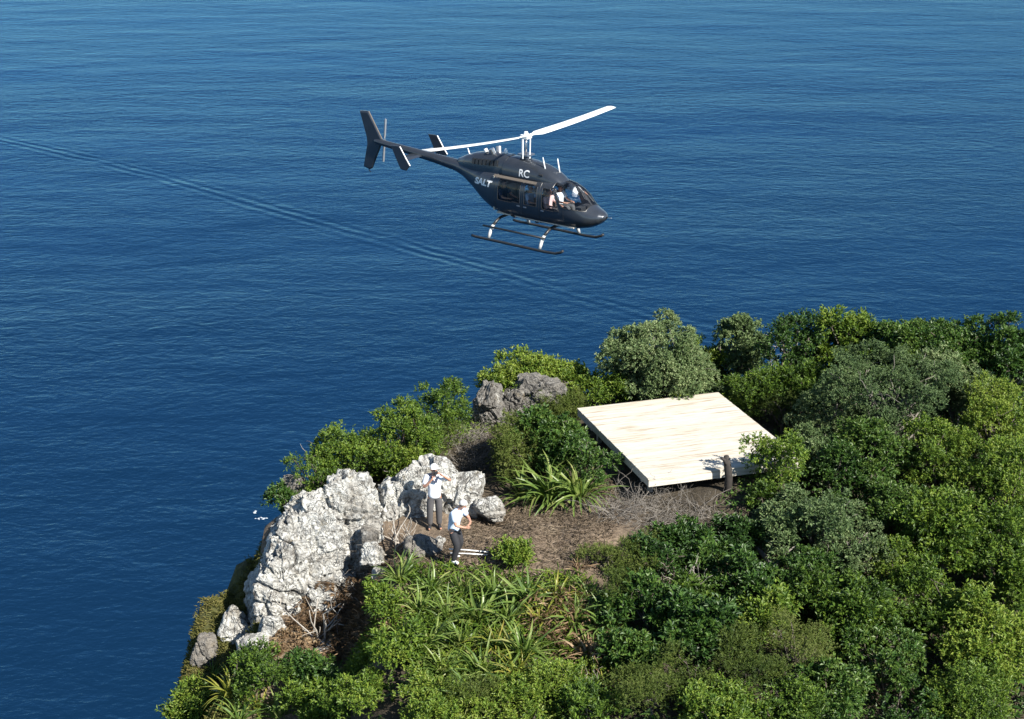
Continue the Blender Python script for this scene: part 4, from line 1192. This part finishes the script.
# smooth the profile by resampling with a small moving window
SS = np.linspace(0, 10.05, 2011)
PR = np.stack(prof(SS), 1)
ker = np.hanning(61); ker /= ker.sum()
PRs = np.stack([np.convolve(np.pad(PR[:, k], 30, mode='edge'), ker, 'valid') for k in range(4)], 1)
wfront = ss(0.0, 0.5, SS)[:, None]
PRs = PR * (1 - wfront) + PRs * wfront
def prof(s):
    return [np.interp(s, SS, PRs[:, k]) for k in range(4)]
def fus(s, a):
    """skin point at station s, angle a (0 = starboard side, pi/2 = top)."""
    t, b, w, e = prof(s)
    ca, sa = np.cos(a), np.sin(a)
    rr = (np.abs(ca) ** e + np.abs(sa) ** e) ** (-1 / e)
    return np.stack([hx(s) + 0 * ca, -w * rr * ca, (t + b) / 2 + (t - b) / 2 * rr * sa], -1)

sg = np.unique(np.concatenate([np.linspace(0, 0.5, 34), np.linspace(0.5, 5.0, 150), np.linspace(5.0, 10.05, 60)]))
ag = np.linspace(0, 2 * math.pi, 129)[:-1]
Sg, Ag = np.meshgrid(sg, ag, indexing='ij')
VP = fus(Sg, Ag)
ns_, na_ = Sg.shape
gi = np.arange(ns_ * na_).reshape(ns_, na_)
q4 = np.stack([gi[:-1], np.roll(gi, -1, 1)[:-1], np.roll(gi, -1, 1)[1:], gi[1:]], -1)
fcS = (Sg[:-1] + Sg[1:]) / 2
mid = (VP[:-1] + VP[1:]) / 2; mid = (mid + np.roll(mid, -1, 1)) / 2
fY, fZ = mid[..., 1], mid[..., 2]
ay_ = np.abs(fY)
def rrect(s, z, s0, s1, z0, z1, slant0=0.0, slant1=0.0, r=0.06):
    zz = (z - z0) / (z1 - z0)
    a = s0 + slant0 * zz; b = s1 + slant1 * zz
    cx_, hw = (a + b) / 2, (b - a) / 2
    dx = np.abs(s - cx_) - (hw - r); dz = np.abs(z - (z0 + z1) / 2) - ((z1 - z0) / 2 - r)
    return np.hypot(np.maximum(dx, 0), np.maximum(dz, 0)) + np.minimum(np.maximum(dx, dz), 0) < r
side = ay_ > 0.4
win = {}
win['front_side_window'] = rrect(fcS, fZ, 1.44, 2.16, 0.42, 1.12, 0.30, 0.0) & side
win['middle_side_window'] = rrect(fcS, fZ, 2.36, 2.88, 0.44, 1.13) & side
win['rear_side_window'] = rrect(fcS, fZ, 3.06, 4.02, 0.44, 1.13, 0.0, -0.05) & side
# windscreen: two bubbles with a post between them; chin windows below
ws = (fcS > 0.56) & (fZ > 0.54 + 0.06 * (fcS - 0.6)) & (fcS < 1.8) & (ay_ > 0.025) & (fcS < 1.32 + 0.4 * np.clip((fZ - 0.5) / 0.7, 0, 1) + 0.1 * (ay_ < 0.52))
for k in win: ws &= ~win[k]
win['windscreen'] = ws
chin = (fcS > 0.42) & (fcS < 1.0) & (fZ > 0.12) & (fZ < 0.38) & (ay_ > 0.2) & (fZ < 0.16 + 0.3 * (fcS - 0.3))
win['chin_window'] = chin & False
hole = np.zeros_like(ws)
for k in win: hole |= win[k]
def submesh(name, faces, mat, parent, V=VP.reshape(-1, 3), smooth=True):
    u_, inv = np.unique(faces.ravel(), return_inverse=True)
    return mesh_np(name, V[u_], inv.reshape(-1, 4), mat, parent, smooth)
boomS = 5.95
lin = VP.copy(); cz_ = (prof(Sg)[0] + prof(Sg)[1]) / 2
lin[..., 1] *= 0.965; lin[..., 2] = cz_ + (lin[..., 2] - cz_) * 0.965
submesh('cabin_lining', q4[(~hole) & (fcS > 1.75) & (fcS < 4.2)], M['cabin'], heli, lin.reshape(-1, 3))
submesh('fuselage', q4[(~hole) & (fcS < boomS)], M['paint'], heli)
boom = submesh('tail_boom', q4[fcS >= boomS], M['paint'], heli)
for nm in win:
    for sgn in (-1, 1):
        k = win[nm] & (np.sign(fY) == sgn)
        if k.any():
            o = submesh(nm, q4[k], M['glass'], heli)
            # frame: rim strip just proud of the skin
            e = q4[k].reshape(-1, 4)
            from collections import Counter
            cn = Counter(tuple(sorted((int(f[i]), int(f[(i + 1) % 4])))) for f in e for i in range(4))
            bd = [x for x, c_ in cn.items() if c_ == 1]
            VV = VP.reshape(-1, 3)
            mb = MB()
            for a_, b_ in bd:
                pa, pb = VV[a_], VV[b_]
                mb.tube([pa, pb], 0.012, 4, False)
            mb.build('window_frame', M['black'], o)
# rear closing disc and door lines
m = MB()
for s_ in (2.26, 2.97, 4.12, 1.3):
    for sgn in (0, 1):
        a = np.linspace(-0.75, 0.9, 30)
        if s_ == 1.3: a = np.linspace(-0.75, 0.2, 16)
        if sgn: a = math.pi - a
        P = fus(np.full(a.shape, s_), a); P[:, 1] *= 1.002
        m.tube(P, 0.006, 4, False)
for sgn in (0, 1):
    s_ = np.linspace(1.3, 4.12, 40)
    a = np.full(s_.shape, -0.75)
    if sgn: a = math.pi - a
    m.tube(fus(s_, a) * np.array([1, 1.002, 1]), 0.006, 4, False)
m.build('door_seams', M['black'], heli)
for s_ in (2.84, 3.12, 2.12):
    for sgn in (-1, 1):
        mb = MB(); w_ = prof(s_)[2]; mb.box((hx(s_), sgn * (w_ - 0.0), 0.36), (0.06, 0.012, 0.016)); mb.build('door_handle', M['steel'], heli)
# interior
m = MB(); m.box((hx(2.55), 0, -0.07), (1.6, 0.53, 0.02)); m.build('cabin_floor', M['cabin'], heli)
m = MB(); m.box((hx(4.25), 0, 0.6), (0.02, 0.56, 0.6)); m.build('rear_bulkhead', M['cabin'], heli)
m = MB(); m.box((hx(0.93), 0, 0.5), (0.12, 0.3, 0.08)); m.box((hx(0.92), 0, 0.18), (0.08, 0.1, 0.24)); m.build('instrument_panel', M['rubber'], heli)
m = MB(); m.box((hx(2.5), 0, 0.4), (0.03, 0.1, 0.45)); m.build('control_column_housing', M['cabin'], heli)
for s_, ys in ((2.1, (-0.32, 0.32)), (2.85, (-0.33, 0.33)), (3.9, (-0.38, 0.0, 0.38))):
    for y_ in ys:
        st = MB(); st.box((hx(s_), y_, 0.13), (0.22, 0.19, 0.06)); st.box((hx(s_) , y_, 0.01), (0.16, 0.15, 0.06))
        bo = st.build('seat', M['seat'], heli)
        st = MB(); st.box((hx(s_ + 0.26), y_, 0.46), (0.05, 0.19, 0.33)); st.build('backrest', M['seat'], bo)

# engine cowling and rotor fairing on the roof
def loft(rows, na=48, smooth=True):
    rows = np.array(rows); s_ = np.linspace(rows[0, 0], rows[-1, 0], 60)
    cols = [np.interp(s_, rows[:, 0], rows[:, k]) for k in range(1, rows.shape[1])]
    k7 = np.hanning(9); k7 /= k7.sum()
    cols = [np.convolve(np.pad(c_, 4, mode='edge'), k7, 'valid') for c_ in cols]
    a = np.linspace(0, math.pi, na)
    return s_, cols, a
def cowl(name, rows, mat, zb=1.2, e=2.6):
    s_, (zt_, hw), a = loft(rows)
    ca, sa = np.cos(a), np.sin(a)
    rr = (np.abs(ca) ** e + np.abs(sa) ** e) ** (-1 / e)
    V = np.stack([np.repeat(hx(s_)[:, None], len(a), 1), -hw[:, None] * (rr * ca)[None], zb + (zt_ - zb)[:, None] * (rr * sa)[None]], -1)
    g = np.arange(V.shape[0] * V.shape[1]).reshape(V.shape[:2])
    F = np.stack([g[:-1, :-1], g[:-1, 1:], g[1:, 1:], g[1:, :-1]], -1).reshape(-1, 4)
    V = V.reshape(-1, 3)
    caps = [g[0][::-1], g[-1]]
    mb = MB(); mb.add(V, F)
    for c_ in caps:
        mb.add(np.concatenate([V[c_], [V[c_].mean(0)]]), [], [(i, i + 1, len(c_)) for i in range(len(c_) - 1)])
    o = mb.build(name, mat, heli, True)
    return lambda s, z: np.interp(s, s_, hw) * (1 - np.clip((z - zb) / (np.interp(s, s_, zt_) - zb), 0, 1) ** e) ** (1 / e)
cowl('rotor_fairing', [(1.6, 1.28, 0.22), (1.8, 1.43, 0.34), (2.1, 1.6, 0.43), (2.5, 1.74, 0.47), (3.0, 1.82, 0.49), (3.7, 1.85, 0.49), (3.95, 1.83, 0.48)], M['paint'])
yc = lambda s, z: np.interp(s, [2.1, 2.5, 3.0], [0.43, 0.47, 0.49]) * (1 - min(1, max(0, (z - 1.2) / np.interp(s, [2.1, 2.5, 3.0, 3.7], [0.4, 0.54, 0.62, 0.65]))) ** 2.6) ** (1 / 2.6)
cowl('engine_cowling', [(3.9, 1.87, 0.45), (4.3, 1.88, 0.44), (4.9, 1.84, 0.41), (5.4, 1.74, 0.35), (5.8, 1.6, 0.26), (6.15, 1.42, 0.14)], M['paint'])
# louvres on the engine cowling sides, exhaust stubs
for sgn in (-1, 1):
    for k in range(7):
        s_ = 4.25 + k * 0.17
        mb = MB(); zc_ = 1.6 - 0.015 * k
        hw_ = np.interp(s_, [3.9, 4.3, 4.9, 5.4], [0.45, 0.44, 0.41, 0.35]) * 0.94
        mb.box((hx(s_), sgn * hw_, zc_), (0.055, 0.02, 0.1), Matrix.Rotation(sgn * 0.25, 3, 'X'))
        mb.build('louvre', M['black'], heli)
    mb = MB(); mb.tube([(hx(4.55), sgn * 0.14, 1.8), (hx(4.62), sgn * 0.2, 2.0)], [0.085, 0.1], 12); mb.build('exhaust_stub', M['steel'], heli)
    mb = MB(); s_ = np.linspace(2.45, 4.0, 12)   # bronze stripe below the fairing
    aa = np.linspace(2.4, 4.2, 14)
    P = np.stack([hx(aa), np.full(aa.shape, sgn * 0.6), np.full(aa.shape, 1.452)], 1)
    Vv = np.concatenate([P + (0, sgn * 0.045, -0.065), P + (0, 0.0, 0.0)])
    for i_ in range(14):
        Vv[i_] = [hx(aa[i_]), sgn * (prof(aa[i_])[2] * 0.93 + 0.008), 1.2]
        Vv[14 + i_] = [hx(aa[i_]), sgn * (prof(aa[i_])[2] * 0.84 + 0.012), 1.272]
    mb.add(Vv, [(i, i + 1, 15 + i, 14 + i) for i in range(13)])
    mb.build('bronze_stripe', M['gold'], heli)
    mb = MB(); mb.tube([(hx(2.3), sgn * 0.42, 1.48), (hx(2.42), sgn * 0.43, 1.48)], 0.04, 8); mb.build('intake_port', M['black'], heli)
# skids
for sgn in (-1, 1):
    mb = MB(); y = sgn * 1.17
    mb.tube([(hx(4.72), y, -0.83), (hx(4.6), y, -0.85), (hx(1.6), y, -0.85), (hx(1.22), y, -0.83), (hx(1.0), y, -0.75), (hx(0.9), y, -0.68)], 0.045, 10)
    mb.build('skid', M['black'], heli, True)
    mb = MB(); mb.tube([(hx(4.35), sgn * 1.02, -0.45), (hx(1.75), sgn * 1.02, -0.45)], 0.035, 8)
    mb.build('flight_step', M['black'], heli, True)
    for s_ in (1.88, 4.02):
        a_ = np.array((hx(s_), sgn * 0.66, -0.28)); b_ = np.array((hx(s_), sgn * 0.98, -0.48)); c_ = np.array((hx(s_), sgn * 1.14, -0.8))
        mb = MB(); mb.tube([lerp(a_, b_, 0.6), lerp(a_, b_, 0.85), lerp(b_, c_, 0.3), lerp(b_, c_, 0.6), c_], [0.05, 0.058, 0.06, 0.06, 0.052], 8)
        mb.build('leg_fairing', M['palegrey'], heli, True)
for s_ in (1.88, 4.02):
    mb = MB(); mb.tube([(hx(s_), -0.9, -0.42), (hx(s_), -0.66, -0.29), (hx(s_), -0.45, -0.23), (hx(s_), 0.45, -0.23), (hx(s_), 0.66, -0.29), (hx(s_), 0.9, -0.42)], 0.05, 8); mb.build('cross_tube', M['black'], heli, True)
mb = MB(); mb.tube([(hx(2.9), 0.1, -0.18), (hx(2.9), 0.1, -0.36)], [0.09, 0.07], 10); mb.build('belly_light', M['steel'], heli, True)
# tail surfaces
def plate(name, pts, thick, y0, mat, parent, lean=0.0):
    """an outline in (station, z) given a rounded thickness."""
    P = np.array(pts, float); n_ = len(P); c_ = P.mean(0)
    mb = MB(); rows = []
    for off, sc_ in ((-thick / 2, 0.94), (-thick / 5, 1.0), (thick / 5, 1.0), (thick / 2, 0.94)):
        q_ = c_ + (P - c_) * sc_
        rows.append(np.stack([hx(q_[:, 0]), np.full(n_, y0 + off) + lean * (q_[:, 1] - c_[1]), q_[:, 1]], 1))
    V = np.concatenate(rows)
    F = [(r_ * n_ + i, r_ * n_ + (i + 1) % n_, (r_ + 1) * n_ + (i + 1) % n_, (r_ + 1) * n_ + i) for r_ in range(3) for i in range(n_)]
    V = np.concatenate([V, [rows[0].mean(0)], [rows[3].mean(0)]])
    F3 = [(4 * n_, (i + 1) % n_, i) for i in range(n_)] + [(4 * n_ + 1, 3 * n_ + i, 3 * n_ + (i + 1) % n_) for i in range(n_)]
    mb.add(V, F, F3)
    return mb.build(name, mat, parent)
FIN = [(9.72, 1.55), (10.32, 2.48), (10.42, 2.5), (10.72, 2.47), (10.42, 1.55), (10.4, 1.3), (10.62, 0.42), (10.34, 0.36), (10.22, 0.42), (9.78, 1.3)]
fin = plate('vertical_fin', FIN, 0.09, 0.0, M['paint'], heli)
mb = MB(); mb.tube([(hx(9.72), 0, 1.56), (hx(10.02), 0, 2.02), (hx(10.32), 0, 2.49)], 0.022, 6); mb.build('fin_leading_edge', M['gold'], fin)
mb = MB(); mb.tube([(hx(10.42), 0, 0.42), (hx(10.38), 0, 0.3), (hx(10.3), 0, 0.27)], 0.016, 6); mb.build('tail_skid', M['black'], heli)
mb = MB(); V = []
for y_ in (-1.0, 1.0):
    V += [(hx(7.72), y_, 1.27), (hx(7.85), y_, 1.31), (hx(8.25), y_, 1.28), (hx(7.9), y_, 1.24)]
mb.add(V, [(0, 1, 5, 4), (1, 2, 6, 5), (2, 3, 7, 6), (3, 0, 4, 7), (0, 3, 2, 1), (4, 5, 6, 7)])
stab = mb.build('stabiliser', M['paint'], heli)
for sgn in (-1, 1):
    e = plate('end_plate', [(7.55, 1.12), (7.72, 1.34), (8.0, 1.74), (8.1, 1.76), (8.42, 1.74), (8.2, 1.32), (7.98, 0.94), (7.72, 0.92)], 0.05, sgn * 1.02, M['paint'], stab)
    mb = MB(); mb.tube([(hx(7.55), sgn * 1.02, 1.12), (hx(7.72), sgn * 1.02, 1.34), (hx(8.0), sgn * 1.02, 1.74)], 0.018, 6)
    mb.build('plate_edge', M['white'], stab)
# tail rotor on the port side
mb = MB(); mb.tube([(hx(9.85), 0.06, 1.44), (hx(9.85), 0.3, 1.44)], 0.05, 10)
tr_ = mb.build('tail_rotor_hub', M['steel'], heli, True)
for k in (0, 1):
    a_ = R(84) + k * math.pi
    d_ = np.array((math.cos(a_), 0, math.sin(a_))); s__ = np.array((-d_[2], 0, d_[0]))
    V = []
    for r_, w_ in ((0.08, 0.03), (0.2, 0.055), (0.76, 0.055), (0.8, 0.04)):
        for ys, ws_ in ((0.27, 1), (0.285, 0), (0.27, -1), (0.255, 0)):
            V.append(np.array((hx(9.85), ys, 1.44)) + d_ * r_ + s__ * w_ * ws_)
    mb = MB(); mb.add(V, [(i * 4 + j, i * 4 + (j + 1) % 4, i * 4 + 4 + (j + 1) % 4, i * 4 + 4 + j) for i in range(3) for j in range(4)] + [(12, 13, 14, 15)])
    mb.build('tail_rotor_blade', M['bladegrey'], tr_)
# mast and main rotor
mb = MB(); mb.tube([(hx(3.3), 0, 1.8), (hx(3.3), 0, 1.95)], [0.22, 0.15], 14); mb.build('mast_base', M['paint'], heli, True)
mb = MB(); mb.tube([(hx(3.3), 0, 1.85), (hx(3.3), 0, 2.58)], 0.045, 10); mast = mb.build('rotor_mast', M['steel'], heli, True)
for k, (dx, dy) in enumerate(((0.2, -0.03), (-0.2, 0.03), (0.02, -0.2))):
    mb = MB(); mb.tube([(hx(3.3) + dx * 0.9, dy, 1.86), (hx(3.3) + dx, dy, 2.52)], 0.022, 8); mb.build('pitch_link', M['white'], mast)
mb = MB(); mb.box((hx(3.3), 0, 1.97), (0.22, 0.2, 0.025)); mb.build('swashplate', M['steel'], mast)
HUB = np.array((hx(3.3), 0, 2.58))
Hm = np.array(HROT.to_matrix())
def toloc(w): return Hm.T @ (np.array(w) - np.array(Hloc))
def proj(w):
    w = np.array(w) - (0, 0, CAM_Z)
    d = w[1] * math.cos(PITCH) - w[2] * math.sin(PITCH); u_ = w[1] * math.sin(PITCH) + w[2] * math.cos(PITCH)
    return 512 + FPX * w[0] / d, 359.5 - FPX * u_ / d
BLADE_AZ = R(93.5)
ROT_TILT = (0.0, 0.0)
mb = MB(); mb.box(HUB, (0.14, 0.14, 0.06)); mb.tube([HUB + (0, 0, 0.03), HUB + (0, 0, 0.16)], [0.09, 0.06], 10)
hub = mb.build('rotor_hub', M['white'], mast)
for k in (0, 1):
    a_ = BLADE_AZ + k * math.pi
    cone = 0.03 - 0.064 * (1 - 2 * k)                    # the teetering hub is tilted to port
    d_ = np.array((math.cos(a_) * math.cos(cone), math.sin(a_) * math.cos(cone), math.sin(cone)))
    s__ = np.array((-math.sin(a_), math.cos(a_), 0)); n_ = np.cross(d_, s__)
    V = []
    rs_ = np.array([0.1, 0.45, 0.75, 1.2, 2.5, 4.0, 5.3, 5.6, 5.64]); cw = np.array([0.07, 0.08, 0.19, 0.2, 0.2, 0.2, 0.2, 0.19, 0.12])
    sec = [(-1, 0), (-0.6, 0.07), (0.3, 0.11), (0.85, 0.06), (1, 0), (0.85, -0.05), (0.3, -0.07), (-0.6, -0.04)]
    for r_, w_ in zip(rs_, cw):
        tw = 0.16 - 0.03 * r_
        for (cx_, tz) in sec:
            y_ = cx_ * w_; z_ = tz * 0.35 + (0.02 * abs(1 - r_) if r_ < 0.7 else 0)
            V.append(HUB + d_ * r_ + s__ * (y_ * math.cos(tw)) + n_ * (z_ * 0.6 + y_ * math.sin(tw)) + np.array((0, 0, 0.012 * r_ * r_)) * 0.4)
    ns2 = len(sec)
    F = [(i * ns2 + j, i * ns2 + (j + 1) % ns2, (i + 1) * ns2 + (j + 1) % ns2, (i + 1) * ns2 + j) for i in range(len(rs_) - 1) for j in range(ns2)]
    b_ = (len(rs_) - 1) * ns2
    mb = MB(); mb.add(V, F, [(b_, b_ + j, b_ + j + 1) for j in range(1, ns2 - 1)])
    mb.build('main_rotor_blade', M['white'], mast)
# aerials, beacon
for s_, y_, L_, z_ in ((2.35, -0.2, 0.36, 1.67), (1.98, 0.12, 0.46, 1.52), (5.7, 0.0, 0.2, 1.62)):
    mb = MB(); mb.tube([(hx(s_), y_, z_ - 0.06), (hx(s_ + 0.1), y_, z_ + L_)], [0.028, 0.014], 6); mb.build('aerial', M['white'], heli, True)
mb = MB(); mb.tube([(hx(4.15), 0, 1.86), (hx(4.15), 0, 1.98), (hx(4.15), 0, 2.03)], [0.07, 0.06, 0.02], 10); mb.build('beacon', M['white'], heli, True)
mb = MB(); mb.tube([(hx(4.9), -0.1, 1.82), (hx(4.95), -0.1, 1.94)], [0.08, 0.06], 10); mb.build('vent_cap', M['white'], heli, True)
mb = MB(); mb.tube([(hx(0.02), 0, 0.34), (hx(-0.2), 0, 0.35)], 0.01, 6); mb.build('pitot_tube', M['steel'], heli, True)

# lettering laid onto the skin
def lettering(txt, s0, z0, size, surf, name, mirror, slope=0.0, shear=0.0, bold=0.0, wide=1.0):
    cu = bpy.data.curves.new('t', 'FONT'); cu.body = txt; cu.size = size; cu.shear = shear; cu.offset = bold
    o = bpy.data.objects.new('t', cu); COL.objects.link(o)
    bpy.context.view_layer.update()
    me = bpy.data.meshes.new_from_object(o.evaluated_get(bpy.context.evaluated_depsgraph_get()))
    bpy.data.objects.remove(o); bpy.data.curves.remove(cu)
    bm = bmesh.new(); bm.from_mesh(me)
    for _ in range(2): bmesh.ops.subdivide_edges(bm, edges=[e for e in bm.edges if e.calc_length() > size * 0.15], cuts=1)
    bm.to_mesh(me); bm.free()
    w_ = wide * max(v.co.x for v in me.vertices)
    for v in me.vertices:
        u_, t_ = v.co.x * wide, v.co.y
        s_ = s0 - u_ if not mirror else s0 - w_ + u_
        z_ = z0 + t_ + slope * (s0 - s_)
        y_ = surf(s_, z_) + 0.006
        v.co = (hx(s_), -y_ if not mirror else y_, z_)
    me.materials.append(M['white'])
    o = bpy.data.objects.new(name, me)
    link(o, heli)
    return o
def fus_y(s, z):
    t, b, w, e = [float(v) for v in prof(s)]
    k = min(0.999, abs((z - (t + b) / 2) / ((t - b) / 2)))
    return w * (1 - k ** e) ** (1 / e)
for mir in (False, True):
    lettering('SALT', 5.14, 0.80, 0.30, fus_y, 'lettering', mir, 0.0, 0.25, 0.014, 1.22)
    lettering('RC', 3.25, 1.33, 0.34, yc, 'lettering', mir, 0.0, 0.0, 0.006)

# people on board
def sitting():
    return dict(pelvis=(0, 0.05, 0.48), waist=(0, 0.08, 0.64), chest=(0, 0.07, 0.84), neck=(0, 0.04, 1.0), head=(0, 0.02, 1.1), face=(0, -1, 0.0),
         shR=(-0.2, 0.06, 0.9), elR=(-0.24, -0.1, 0.68), wrR=(-0.16, -0.32, 0.66), handR=(-0.14, -0.42, 0.66), sideR=(1, 0, 0),
         shL=(0.2, 0.06, 0.9), elL=(0.24, -0.1, 0.68), wrL=(0.16, -0.32, 0.66), handL=(0.14, -0.42, 0.66), sideL=(-1, 0, 0),
         hipR=(-0.1, 0.0, 0.48), knR=(-0.14, -0.42, 0.5), anR=(-0.14, -0.42, 0.1), toeR=(-0.14, -0.58, 0.05),
         hipL=(0.1, 0.0, 0.48), knL=(0.14, -0.42, 0.5), anL=(0.14, -0.42, 0.1), toeL=(0.14, -0.58, 0.05))
HM4 = Matrix.Translation(Hloc) @ HROT.to_matrix().to_4x4()
for s_, y_, lab, sh_, hr in ((2.08, -0.32, 'pilot in pale pink shirt seated behind the side window of the helicopter', M['pink'], M['darkhair']),
                             (2.08, 0.32, 'person in white shirt in the far front seat of the helicopter', M['shirt'], M['darkhair']),
                             (3.92, -0.38, 'passenger in navy top seated in the rear of the helicopter', M['navycloth'], M['darkhair']),
                             (2.84, -0.33, 'passenger in pale blue top in the middle seat of the helicopter', M['bluecloth'], M['hair'])):
    p_ = person(sitting(), (0, 0, 0), 0, lab, 'people on board', sh_, M['greycloth'], hr)
    mat4 = HM4 @ Matrix.Translation((hx(s_), y_, -0.16)) @ Matrix.Rotation(R(90), 4, 'Z')
    p_.rotation_euler = mat4.to_euler(); p_.location = mat4.to_translation()
print('rotor tips', [proj(Hm @ (HUB + 5.64 * np.array((math.cos(BLADE_AZ + k * math.pi), math.sin(BLADE_AZ + k * math.pi), 0.05))) + np.array(Hloc)) for k in (0, 1)])
print('hub', proj(Hm @ HUB + np.array(Hloc)))
print('tris', sum(len(m.polygons) for m in bpy.data.meshes), 'objects', len(bpy.data.objects))
